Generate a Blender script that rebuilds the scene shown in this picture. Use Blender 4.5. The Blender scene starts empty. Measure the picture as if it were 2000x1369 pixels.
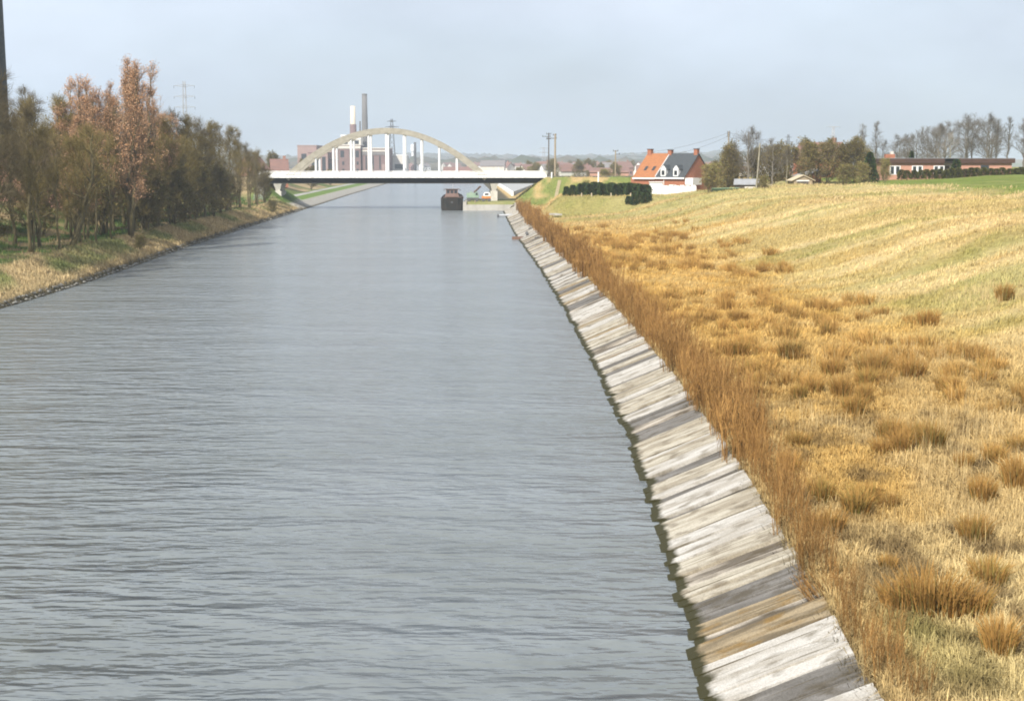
import bpy, math, random
import numpy as np

R = math.radians
scene = bpy.context.scene
COL = scene.collection

# ---------------------------------------------------------------- camera, sky, sun, exposure
cam_data = bpy.data.cameras.new("camera")
cam = bpy.data.objects.new("camera", cam_data)
COL.objects.link(cam)
cam.location = (0, 0, 10)
cam.rotation_euler = (R(90 - 7.52), 0, 0)
cam_data.sensor_width = 36
cam_data.sensor_fit = 'HORIZONTAL'
cam_data.lens = 50
cam_data.clip_start = 0.5
cam_data.clip_end = 14000
scene.camera = cam

SUN_EL, SUN_AZ = 41, 28            # degrees; azimuth: how far to the left of straight behind the camera
world = bpy.data.worlds.new("World")
scene.world = world
world.use_nodes = True
nt = world.node_tree
nt.nodes.clear()
w_out = nt.nodes.new('ShaderNodeOutputWorld')
w_bg = nt.nodes.new('ShaderNodeBackground')
w_sky = nt.nodes.new('ShaderNodeTexSky')
w_sky.sky_type = 'NISHITA'
w_sky.sun_disc = False
w_sky.sun_elevation = R(SUN_EL)
w_sky.sun_rotation = R(180 + SUN_AZ)
w_sky.air_density = 1.0
w_sky.dust_density = 1.5
w_tc = nt.nodes.new('ShaderNodeTexCoord')
w_sep = nt.nodes.new('ShaderNodeSeparateXYZ')
nt.links.new(w_tc.outputs['Generated'], w_sep.inputs[0])
# thin high cloud veil: pale overhead, greyer towards the horizon
w_ramp = nt.nodes.new('ShaderNodeValToRGB')
w_ramp.color_ramp.elements[0].position = 0.0
w_ramp.color_ramp.elements[0].color = (3.75, 4.5, 5.3, 1)
w_ramp.color_ramp.elements[1].position = 0.14
w_ramp.color_ramp.elements[1].color = (5.6, 6.15, 7.15, 1)
nt.links.new(w_sep.outputs['Z'], w_ramp.inputs[0])
w_noise = nt.nodes.new('ShaderNodeTexNoise')
w_noise.inputs['Scale'].default_value = 3.0
w_noise.inputs['Detail'].default_value = 5
w_map = nt.nodes.new('ShaderNodeMapping')
w_map.inputs['Scale'].default_value = (1, 1, 3.5)
nt.links.new(w_tc.outputs['Generated'], w_map.inputs[0])
nt.links.new(w_map.outputs[0], w_noise.inputs['Vector'])
w_mr = nt.nodes.new('ShaderNodeMapRange')
w_mr.inputs['From Min'].default_value = 0.3
w_mr.inputs['From Max'].default_value = 0.7
w_mr.inputs['To Min'].default_value = 0.74
w_mr.inputs['To Max'].default_value = 1.0
nt.links.new(w_noise.outputs[0], w_mr.inputs[0])
w_mix = nt.nodes.new('ShaderNodeMix')
w_mix.data_type = 'RGBA'
nt.links.new(w_mr.outputs[0], w_mix.inputs['Factor'])
nt.links.new(w_sky.outputs[0], w_mix.inputs['A'])
w_n2 = nt.nodes.new('ShaderNodeTexNoise'); w_n2.inputs['Scale'].default_value = 5.5; w_n2.inputs['Detail'].default_value = 4
w_map2 = nt.nodes.new('ShaderNodeMapping'); w_map2.inputs['Scale'].default_value = (1, 1, 2.2); w_map2.inputs['Location'].default_value = (1.3, .4, 0)
nt.links.new(w_tc.outputs['Generated'], w_map2.inputs[0]); nt.links.new(w_map2.outputs[0], w_n2.inputs['Vector'])
w_mr2 = nt.nodes.new('ShaderNodeMapRange'); w_mr2.inputs['From Min'].default_value = .3; w_mr2.inputs['From Max'].default_value = .7
w_mr2.inputs['To Min'].default_value = .97; w_mr2.inputs['To Max'].default_value = 1.24
nt.links.new(w_n2.outputs[0], w_mr2.inputs[0])
w_sc = nt.nodes.new('ShaderNodeVectorMath'); w_sc.operation = 'SCALE'
nt.links.new(w_ramp.outputs[0], w_sc.inputs[0]); nt.links.new(w_mr2.outputs[0], w_sc.inputs['Scale'])
nt.links.new(w_sc.outputs[0], w_mix.inputs['B'])
nt.links.new(w_mix.outputs['Result'], w_bg.inputs[0])
w_bg.inputs[1].default_value = 0.095
nt.links.new(w_bg.outputs[0], w_out.inputs[0])

sun_data = bpy.data.lights.new("sun", 'SUN')
sun_data.energy = 4.8
sun_data.angle = R(0.6)
sun_data.color = (1.0, 0.95, 0.87)
sun = bpy.data.objects.new("sun", sun_data)
COL.objects.link(sun)
sun.location = (-40, -60, 90)
sun.rotation_euler = (R(90 - SUN_EL), 0, R(-SUN_AZ))

scene.view_settings.view_transform = 'Standard'
scene.view_settings.look = 'None'
scene.view_settings.exposure = 0.48
scene.view_settings.gamma = 1
scene.view_settings.use_curve_mapping = False
scene.render.engine = 'CYCLES'
scene.cycles.max_bounces = 6
scene.cycles.volume_bounces = 1
scene.cycles.filter_width = 1.9
scene.cycles.use_denoising = True

rng = np.random.default_rng(7)
random.seed(7)

# ---------------------------------------------------------------- helpers
def tag(o, label=None, cat=None, group=None, kind=None):
    if label: o['label'] = label
    if cat: o['category'] = cat
    if group: o['group'] = group
    if kind: o['kind'] = kind
    return o

def empty(name, loc=(0, 0, 0), rz=0.0):
    o = bpy.data.objects.new(name, None)
    COL.objects.link(o)
    o.location = loc
    o.rotation_euler = (0, 0, rz)
    o.empty_display_size = 0.5
    return o

def link(name, me, parent=None, loc=None, rot=None, scale=None):
    o = bpy.data.objects.new(name, me)
    COL.objects.link(o)
    if parent is not None: o.parent = parent
    if loc is not None: o.location = loc
    if rot is not None: o.rotation_euler = rot
    if scale is not None: o.scale = scale
    return o

def copy_tree(o, parent=None):
    c = o.copy()
    COL.objects.link(c)
    if parent is not None: c.parent = parent
    for ch in list(o.children):
        copy_tree(ch, c)
    return c

def tri_mesh(name, V, F, mat, color=None, smooth=False):
    """V (n,3), F (m,3) numpy -> mesh; color (n,3) -> point colour attribute 'tint'"""
    V = np.asarray(V, np.float32); F = np.asarray(F, np.int32)
    me = bpy.data.meshes.new(name)
    me.vertices.add(len(V)); me.vertices.foreach_set('co', V.ravel())
    m, k = F.shape
    me.loops.add(m * k); me.loops.foreach_set('vertex_index', F.ravel())
    me.polygons.add(m)
    me.polygons.foreach_set('loop_start', np.arange(0, m * k, k, dtype=np.int32))
    if smooth: me.polygons.foreach_set('use_smooth', np.ones(m, bool))
    me.update(calc_edges=True)
    if color is not None:
        at = me.color_attributes.new('tint', 'FLOAT_COLOR', 'POINT')
        c = np.ones((len(V), 4), np.float32); c[:, :3] = color
        at.data.foreach_set('color', c.ravel())
    me.materials.append(mat)
    return me

class MB:
    """collects boxes, prisms and tubes, builds them as one mesh object"""
    def __init__(s): s.v = []; s.f = []
    def add(s, v, f):
        n = len(s.v); s.v += [tuple(p) for p in v]; s.f += [tuple(i + n for i in q) for q in f]; return s
    def box(s, x0, x1, y0, y1, z0, z1):
        v = [(x, y, z) for z in (z0, z1) for x, y in ((x0, y0), (x1, y0), (x1, y1), (x0, y1))]
        return s.add(v, [(3, 2, 1, 0), (4, 5, 6, 7), (0, 1, 5, 4), (1, 2, 6, 5), (2, 3, 7, 6), (3, 0, 4, 7)])
    def hexa(s, bot, top):
        return s.add(list(bot) + list(top), [(3, 2, 1, 0), (4, 5, 6, 7), (0, 1, 5, 4), (1, 2, 6, 5), (2, 3, 7, 6), (3, 0, 4, 7)])
    def prism(s, poly, axis, a, b):
        """poly: 2-D outline (counter-clockwise); axis 'y' -> outline in xz, 'x' -> outline in yz, 'z' -> in xy"""
        def P(u, w, t):
            return {'y': (u, t, w), 'x': (t, u, w), 'z': (u, w, t)}[axis]
        n = len(poly)
        v = [P(u, w, a) for u, w in poly] + [P(u, w, b) for u, w in poly]
        f = [tuple(range(n)), tuple(range(2 * n - 1, n - 1, -1))]
        f += [(i, i + n, (i + 1) % n + n, (i + 1) % n) for i in range(n)]
        return s.add(v, f)
    def tube(s, pts, radii, sides=6, cap=True):
        pts = [np.array(p, float) for p in pts]
        if not hasattr(radii, '__len__'): radii = [radii] * len(pts)
        v = []; f = []
        for i, p in enumerate(pts):
            d = pts[min(i + 1, len(pts) - 1)] - pts[max(i - 1, 0)]
            d = d / (np.linalg.norm(d) + 1e-9)
            a = np.cross(d, (0, 0, 1.0) if abs(d[2]) < .9 else (1.0, 0, 0)); a /= np.linalg.norm(a)
            b = np.cross(d, a)
            for k in range(sides):
                t = 2 * math.pi * k / sides
                v.append(p + radii[i] * (math.cos(t) * a + math.sin(t) * b))
        for i in range(len(pts) - 1):
            for k in range(sides):
                k2 = (k + 1) % sides
                f.append((i * sides + k, i * sides + k2, (i + 1) * sides + k2, (i + 1) * sides + k))
        if cap:
            f.append(tuple(range(sides))[::-1]); f.append(tuple((len(pts) - 1) * sides + k for k in range(sides)))
        return s.add(v, f)
    def mesh(s, name, mat, smooth=False):
        me = bpy.data.meshes.new(name)
        me.from_pydata(s.v, [], s.f); me.materials.append(mat)
        me.update()
        import bmesh
        bm = bmesh.new(); bm.from_mesh(me); bmesh.ops.recalc_face_normals(bm, faces=bm.faces); bm.to_mesh(me); bm.free()
        if smooth:
            for p in me.polygons: p.use_smooth = True
        return me
    def build(s, name, mat, parent=None, loc=None, rot=None, smooth=False):
        return link(name, s.mesh(name, mat, smooth), parent, loc, rot)

_lat = np.random.default_rng(99).random((256, 256)).astype(np.float32)
def vnoise(x, y, octaves=1):
    x = np.asarray(x, float); y = np.asarray(y, float)
    out = 0; amp = 1; tot = 0
    for o in range(octaves):
        xi = np.floor(x).astype(int); yi = np.floor(y).astype(int)
        fx = x - xi; fy = y - yi
        fx = fx * fx * (3 - 2 * fx); fy = fy * fy * (3 - 2 * fy)
        g = lambda a, b: _lat[(a + 17 * o) % 256, (b + 41 * o) % 256]
        v = (g(xi, yi) * (1 - fx) + g(xi + 1, yi) * fx) * (1 - fy) + (g(xi, yi + 1) * (1 - fx) + g(xi + 1, yi + 1) * fx) * fy
        out = out + amp * v; tot += amp; amp *= .55; x = x * 2.03; y = y * 2.03
    return out / tot
def sstep(a, b, x):
    t = np.clip((np.asarray(x, float) - a) / (b - a), 0, 1)
    return t * t * (3 - 2 * t)

# ---------------------------------------------------------------- materials
def mat(name, col, rough=0.85, col2=None, nscale=4.0, stretch=(1, 1, 1), bump=0.0, bscale=None, spec=0.3, coord='Object', contrast=(0.35, 0.65), metallic=0):
    m = bpy.data.materials.new(name); m.use_nodes = True
    n = m.node_tree; b = n.nodes['Principled BSDF']
    b.inputs['Roughness'].default_value = rough
    b.inputs['Specular IOR Level'].default_value = spec
    b.inputs['Metallic'].default_value = metallic
    b.inputs['Base Color'].default_value = (*col, 1)
    if col2 is not None or bump:
        tc = n.nodes.new('ShaderNodeTexCoord'); mp = n.nodes.new('ShaderNodeMapping')
        mp.inputs['Scale'].default_value = stretch
        n.links.new(tc.outputs[coord], mp.inputs[0])
        nz = n.nodes.new('ShaderNodeTexNoise'); nz.inputs['Scale'].default_value = nscale; nz.inputs['Detail'].default_value = 6
        nz.inputs['Roughness'].default_value = .65
        n.links.new(mp.outputs[0], nz.inputs['Vector'])
        if col2 is not None:
            rp = n.nodes.new('ShaderNodeValToRGB')
            rp.color_ramp.elements[0].position = contrast[0]; rp.color_ramp.elements[1].position = contrast[1]
            rp.color_ramp.elements[0].color = (*col, 1); rp.color_ramp.elements[1].color = (*col2, 1)
            n.links.new(nz.outputs[0], rp.inputs[0]); n.links.new(rp.outputs[0], b.inputs['Base Color'])
        if bump:
            nb = nz
            if bscale:
                nb = n.nodes.new('ShaderNodeTexNoise'); nb.inputs['Scale'].default_value = bscale; nb.inputs['Detail'].default_value = 4
                n.links.new(mp.outputs[0], nb.inputs['Vector'])
            bp = n.nodes.new('ShaderNodeBump'); bp.inputs['Strength'].default_value = 1.0; bp.inputs['Distance'].default_value = bump
            n.links.new(nb.outputs[0], bp.inputs['Height']); n.links.new(bp.outputs[0], b.inputs['Normal'])
    return m

def tint_mat(name, rough=0.9, spec=0.15, noise=0.25, nscale=6.0):
    m = bpy.data.materials.new(name); m.use_nodes = True
    n = m.node_tree; b = n.nodes['Principled BSDF']
    b.inputs['Roughness'].default_value = rough; b.inputs['Specular IOR Level'].default_value = spec
    at = n.nodes.new('ShaderNodeAttribute'); at.attribute_name = 'tint'
    oi = n.nodes.new('ShaderNodeObjectInfo')
    mr = n.nodes.new('ShaderNodeMapRange'); mr.inputs['To Min'].default_value = 1 - noise; mr.inputs['To Max'].default_value = 1 + noise
    n.links.new(oi.outputs['Random'], mr.inputs[0])
    mul = n.nodes.new('ShaderNodeVectorMath'); mul.operation = 'SCALE'
    n.links.new(at.outputs['Color'], mul.inputs[0]); n.links.new(mr.outputs[0], mul.inputs['Scale'])
    n.links.new(mul.outputs[0], b.inputs['Base Color'])
    return m

M = {}
M['grass'] = tint_mat('dry_grass_blades', noise=0.0)
M['tuft'] = tint_mat('rush_blades', noise=0.18)
M['twig'] = tint_mat('twigs_and_buds', noise=0.15)
M['bark'] = mat('bark', (.085, .068, .035), .95, (.15, .125, .055), 3, (1, 1, .3), .03, 12)
M['bark_pale'] = mat('pale_bark', (.36, .33, .25), .9, (.2, .18, .13), 3, (1, 1, .4), .02, 10)
M['bark_grey'] = mat('grey_bark', (.13, .115, .09), .9, (.2, .18, .145), 3, (1, 1, .4), .02, 10)
M['leaf'] = tint_mat('evergreen_leaves', noise=0.12)
M['white'] = mat('white_paint', (.82, .82, .80), .6, (.70, .69, .66), 1.2, (1, 1, .3))
M['white_dirty'] = mat('weathered_white_paint', (.80, .79, .76), .7, (.58, .55, .48), 1.4, (1, 1, .25), contrast=(.45, .72))
M['arch'] = mat('weathered_arch_concrete', (.375, .345, .275), .9, (.27, .245, .19), .8, (1, 1, 1.5), .01, 5)
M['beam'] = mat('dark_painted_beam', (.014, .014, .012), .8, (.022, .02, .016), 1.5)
M['pier'] = mat('pier_concrete', (.60, .57, .51), .9, (.46, .43, .37), 1.1, (1, 1, .4), .01, 6)
M['asphalt'] = mat('asphalt', (.06, .06, .06), .95, (.08, .08, .078), 3)
M['pave'] = mat('grey_paving', (.36, .36, .35), .95, (.30, .30, .285), .3)
M['quay'] = mat('quay_concrete', (.46, .44, .39), .9, (.34, .315, .27), .7, (1, 1, .5), .01, 4)
M['brick'] = mat('red_brick', (.36, .15, .085), .95, (.28, .11, .065), 2.5)
M['brick_pink'] = mat('pink_brick', (.50, .27, .20), .95, (.43, .225, .16), 2.0)
M['brick_far'] = mat('plant_brick', (.215, .14, .13), .95, (.17, .115, .108), .2)
M['brick_far_pale'] = mat('pale_plant_brick', (.33, .235, .21), .95, (.28, .195, .175), .2)
M['tile'] = mat('orange_roof_tiles', (.37, .15, .06), .85, (.27, .115, .05), 1.6, (1, 1, 3), .03, 9)
M['tile_old'] = mat('old_red_roof_tiles', (.22, .125, .10), .9, (.17, .105, .09), .9)
M['tile_grey'] = mat('grey_roof_tiles', (.16, .15, .15), .9, (.21, .19, .18), .9)
M['slate'] = mat('dark_slate', (.045, .052, .056), .6, (.065, .072, .076), 2.0, (1, 1, 3), .02, 9)
M['felt'] = mat('brown_roof_board', (.085, .045, .032), .8, (.06, .034, .026), 1.0, (1, 1, 4))
M['roof_grey'] = mat('grey_corrugated_sheet', (.30, .31, .32), .7, (.22, .22, .22), 1.0)
M['wood'] = mat('weathered_timber', (.36, .29, .20), .9, (.26, .20, .13), 2.5, (4, 4, .5))
M['post'] = mat('pale_post', (.50, .42, .29), .9)
M['wood_dark'] = mat('creosoted_timber', (.11, .09, .07), .9, (.07, .06, .05), 2.5, (4, 4, .5))
M['pole'] = mat('pole_timber', (.36, .29, .19), .9, (.24, .19, .125), 2.0, (4, 4, .4))
M['steel'] = mat('galvanised_steel', (.42, .43, .44), .6, (.34, .35, .36), 1.0)
M['steel_dark'] = mat('dark_steel', (.09, .09, .09), .6)
M['glass'] = mat('dark_window_glass', (.03, .035, .04), .15, spec=.6)
M['hull'] = mat('black_hull_paint', (.014, .015, .011), .6, (.035, .026, .017), .9, (1, 1, .5))
M['hull_rust'] = mat('rusty_deck', (.14, .085, .055), .9, (.09, .06, .045), 1.2)
M['wheelhouse'] = mat('faded_red_wheelhouse', (.23, .15, .125), .75, (.17, .11, .085), 1.0)
M['green_paint'] = mat('faded_green_paint', (.20, .31, .22), .75, (.30, .36, .28), 1.2)
M['orange_paint'] = mat('orange_paint', (.55, .22, .05), .7, (.45, .17, .05), 1.2)
M['stack_grey'] = mat('dark_chimney_concrete', (.135, .130, .128), .95, (.165, .158, .152), .25, (1, 1, .3))
M['stack_cream'] = mat('cream_chimney_render', (.68, .58, .44), .95, (.62, .55, .44), .2, (1, 1, .4))
M['stack_near'] = mat('sooty_chimney_brick', (.055, .066, .068), .95, (.095, .10, .095), 1.6, (1, 1, 2.5))
M['far_wall'] = mat('pale_render', (.62, .59, .53), .95, (.54, .50, .44), .3)
M['far_wall_white'] = mat('bright_white_render', (.80, .79, .76), .95)
M['far_brick'] = mat('far_red_brick', (.33, .19, .15), .95, (.28, .16, .13), .3)
M['stone'] = mat('bank_stone', (.25, .24, .21), .95, (.14, .13, .11), 2.0)
M['rust'] = mat('rusty_steel', (.20, .12, .08), .9, (.13, .08, .06), 3)
M['wood_far'] = tint_mat('far_crowns', noise=0)

# revetment concrete: streaks run down the slab (local x), algae creeps up from the waterline
def slab_mat(name, a, b, c):
    m = bpy.data.materials.new(name); m.use_nodes = True
    n = m.node_tree; bs = n.nodes['Principled BSDF']; bs.inputs['Roughness'].default_value = .9; bs.inputs['Specular IOR Level'].default_value = .25
    tc = n.nodes.new('ShaderNodeTexCoord'); oi = n.nodes.new('ShaderNodeObjectInfo')
    ad = n.nodes.new('ShaderNodeVectorMath'); ad.operation = 'ADD'
    sc = n.nodes.new('ShaderNodeVectorMath'); sc.operation = 'SCALE'; sc.inputs[0].default_value = (37, 53, 11)
    n.links.new(oi.outputs['Random'], sc.inputs['Scale'])
    n.links.new(tc.outputs['Object'], ad.inputs[0]); n.links.new(sc.outputs[0], ad.inputs[1])
    def noise(stretch, scale, detail=5):
        mp = n.nodes.new('ShaderNodeMapping'); mp.inputs['Scale'].default_value = stretch
        n.links.new(ad.outputs[0], mp.inputs[0])
        z = n.nodes.new('ShaderNodeTexNoise'); z.inputs['Scale'].default_value = scale; z.inputs['Detail'].default_value = detail
        n.links.new(mp.outputs[0], z.inputs['Vector']); return z
    n1 = noise((.32, 1.7, 1), 1.5); n2 = noise((1, 1.4, 1), 1.6, 6)
    r1 = n.nodes.new('ShaderNodeValToRGB'); r1.color_ramp.elements[0].position = .40; r1.color_ramp.elements[1].position = .58
    r1.color_ramp.elements[0].color = (*b, 1); r1.color_ramp.elements[1].color = (*a, 1)
    n.links.new(n1.outputs[0], r1.inputs[0])
    r2 = n.nodes.new('ShaderNodeValToRGB'); r2.color_ramp.elements[0].position = .52; r2.color_ramp.elements[1].position = .68
    r2.color_ramp.elements[0].color = (0, 0, 0, 1); r2.color_ramp.elements[1].color = (.85, .85, .85, 1)
    n.links.new(n2.outputs[0], r2.inputs[0])
    mx = n.nodes.new('ShaderNodeMix'); mx.data_type = 'RGBA'
    n.links.new(r2.outputs[0], mx.inputs['Factor']); n.links.new(r1.outputs[0], mx.inputs['A']); mx.inputs['B'].default_value = (*c, 1)
    nc = noise((.16, 7.5, 1), 1.7, 4)
    rc = n.nodes.new('ShaderNodeValToRGB'); rc.color_ramp.elements[0].position = .635; rc.color_ramp.elements[1].position = .68
    rc.color_ramp.elements[0].color = (0, 0, 0, 1); rc.color_ramp.elements[1].color = (.85, .85, .85, 1)
    n.links.new(nc.outputs[0], rc.inputs[0])
    mxc = n.nodes.new('ShaderNodeMix'); mxc.data_type = 'RGBA'
    n.links.new(rc.outputs[0], mxc.inputs['Factor']); n.links.new(mx.outputs['Result'], mxc.inputs['A']); mxc.inputs['B'].default_value = (.085, .066, .035, 1)
    ng = noise((1, 1, 1), 26, 4)
    mg = n.nodes.new('ShaderNodeMapRange'); mg.inputs['From Min'].default_value = .3; mg.inputs['From Max'].default_value = .7; mg.inputs['To Min'].default_value = .78; mg.inputs['To Max'].default_value = 1.18
    n.links.new(ng.outputs[0], mg.inputs[0])
    vg = n.nodes.new('ShaderNodeVectorMath'); vg.operation = 'SCALE'; n.links.new(mxc.outputs['Result'], vg.inputs[0]); n.links.new(mg.outputs[0], vg.inputs['Scale'])
    # algae below a ragged line
    ge = n.nodes.new('ShaderNodeNewGeometry'); sp = n.nodes.new('ShaderNodeSeparateXYZ'); n.links.new(ge.outputs['Position'], sp.inputs[0])
    n3 = noise((1.2, 1.3, 1), 2.2, 5)
    mm = n.nodes.new('ShaderNodeMath'); mm.operation = 'MULTIPLY_ADD'; mm.inputs[1].default_value = -.16
    n.links.new(n3.outputs[0], mm.inputs[0]); n.links.new(sp.outputs['Z'], mm.inputs[2])
    mr = n.nodes.new('ShaderNodeMapRange'); mr.inputs['From Min'].default_value = -.0; mr.inputs['From Max'].default_value = .06
    mr.inputs['To Min'].default_value = 1; mr.inputs['To Max'].default_value = 0
    n.links.new(mm.outputs[0], mr.inputs[0])
    mx2 = n.nodes.new('ShaderNodeMix'); mx2.data_type = 'RGBA'
    n.links.new(mr.outputs[0], mx2.inputs['Factor']); n.links.new(vg.outputs[0], mx2.inputs['A']); mx2.inputs['B'].default_value = (.036, .033, .012, 1)
    n.links.new(mx2.outputs['Result'], bs.inputs['Base Color'])
    bp = n.nodes.new('ShaderNodeBump'); bp.inputs['Distance'].default_value = .02
    n4 = noise((1, 2, 1), 9, 3); n.links.new(n4.outputs[0], bp.inputs['Height']); n.links.new(bp.outputs[0], bs.inputs['Normal'])
    return m
SLABS = [slab_mat('pale_slab', (.47, .445, .40), (.355, .325, .275), (.19, .165, .125)),
         slab_mat('beige_slab', (.43, .39, .31), (.29, .25, .185), (.16, .13, .09)),
         slab_mat('grey_slab', (.185, .172, .155), (.12, .11, .096), (.08, .066, .045)),
         slab_mat('stained_slab', (.42, .37, .30), (.12, .10, .075), (.075, .055, .03)),
         slab_mat('rusty_slab', (.30, .235, .145), (.13, .10, .06), (.20, .12, .035))]

# ---------------------------------------------------------------- canal lines and terrain
_Y = np.arange(-80, 1500, 2.0)
def _line(pts):
    p = np.array(pts, float)
    v = np.interp(_Y, p[:, 0], p[:, 1])
    k = np.hanning(27); k /= k.sum()
    return np.convolve(np.pad(v, 13, mode='edge'), k, mode='valid')
_RW = _line([(-80, 2.0), (10, 3.2), (26, 3.8), (33, 4.15), (45, 4.45), (60, 4.4), (82, 4.1), (132, 2.9), (205, .4), (299, -1.7), (380, -3.8), (514, -8), (712, -15), (1400, -60)])
_LW = _line([(-80, -38), (97, -35.1), (123, -35.8), (168, -38.7), (230, -41.5), (313, -44.9), (440, -50.4), (705, -60.5), (1400, -105)])
def RW(y): return np.interp(y, _Y, _RW)
def LW(y): return np.interp(y, _Y, _LW)

DECK_Z = 6.95
def terrain(x, y):
    x = np.asarray(x, float); y = np.asarray(y, float)
    r = x - RW(y); l = LW(y) - x
    n1 = vnoise(x * .13 + 40, y * .13 + 9, 3) - .5
    n2 = vnoise(x * .55 + 7, y * .55 + 3, 2) - .5
    n3 = vnoise(x * .02 + 80, y * .02 + 3, 3) - .5
    # right bank
    slope = np.minimum(.42 * r, 1.10) - .14 * (1 - sstep(2.2, 2.65, r))
    low = slope + .4 * sstep(2.6, 15, r) + (n1 * .35 + n2 * .28) * sstep(2.8, 5, r)
    ramp = 4.15 * sstep(14, 38, r + 5 * n3) + .043 * np.clip(r - 38, 0, 70) + n1 * .8 * sstep(14, 25, r)
    behind = 1 - sstep(335, 410, y)
    right = low + ramp * behind + (1 - behind) * 1.0 * sstep(6, 30, r)
    # left bank
    lg = np.where(l < .4, l * .9, .36 + .40 * (np.clip(l, 0, 4.0) - .4)) + .3 * sstep(4, 7, l)
    lg = np.minimum(lg, 2.3) + (n1 * .45 + n2 * .25) * sstep(.6, 2, l)
    conc = np.minimum(.45 * l, 1.35) + .15 * sstep(3, 9, l)
    fl = sstep(296, 304, y)
    left = lg * (1 - fl) + conc * fl
    left = left + 3.4 * sstep(8, 24, l + 4 * n3) * (1 - sstep(480, 640, y)) + .6 * n1 * sstep(9, 14, l)
    h = np.where(r > -1.6, right, np.where(l > -1.6, left, -1.7))
    h = np.where((r <= -1.6) & (l <= -1.6), -1.7, h)
    h = np.maximum(h, -1.7)
    # house terrace
    t = 1 - sstep(9, 20, np.hypot((x - 30) / 1.15, y - 268))
    h = h * (1 - t) + 4.2 * t
    t = (1 - sstep(9.5, 14.5, np.abs(x - 18.5))) * (1 - sstep(7.5, 14, np.abs(y - 249.5)))
    h = np.maximum(h, h * (1 - t) + 4.3 * t)
    # road embankments that carry the bridge's ends
    yc = 314.5 + (x + 27.3) * .043
    fall = np.maximum(0, np.abs(y - yc) - 6.0) / 1.7
    endr = np.maximum(0, 7.2 - x) / 1.25
    er = DECK_Z - .08 - np.maximum(fall, endr) - .25 * n2
    er = np.where((x > -8) & (x < 300), er, -9)
    endl = np.maximum(0, x + 55.0) / 1.25
    el = DECK_Z - .08 - np.maximum(fall, endl) - .25 * n2
    el = np.where((x < -45.5), el, -9)
    h = np.where(r > 1.5, np.maximum(h, er), h)
    h = np.where(l > 1.5, np.maximum(h, el), h)
    # far country
    far = sstep(1350, 1450, y)
    az = x / np.maximum(y, 50)
    ridge = 9 + 16 * vnoise(az * 9 + 3, y * .0004 + 1, 2)
    ridge = ridge + 12 * np.exp(-((az - .19) / .1) ** 2) + 8 * np.exp(-((az + .06) / .06) ** 2) - 6 * np.exp(-((az - .03) / .05) ** 2)
    hf = 2.0 + n3 * 2.0 + ridge * sstep(2300, 4300, y)
    h = np.where(y > 1350, h * (1 - far) + hf * far, h)
    return h

STRAW = np.array((.48, .345, .152)); PALE = np.array((.59, .46, .225)); OCHRE = np.array((.49, .305, .085)); RUST = np.array((.33, .18, .05))
GREEN = np.array((.135, .19, .03)); SOIL = np.array((.215, .15, .085)); DKGREEN = np.array((.07, .105, .025)); FIELD = np.array((.16, .205, .038))
def lerp(a, b, t):
    return a * (1 - t[..., None]) + b * t[..., None]

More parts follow.
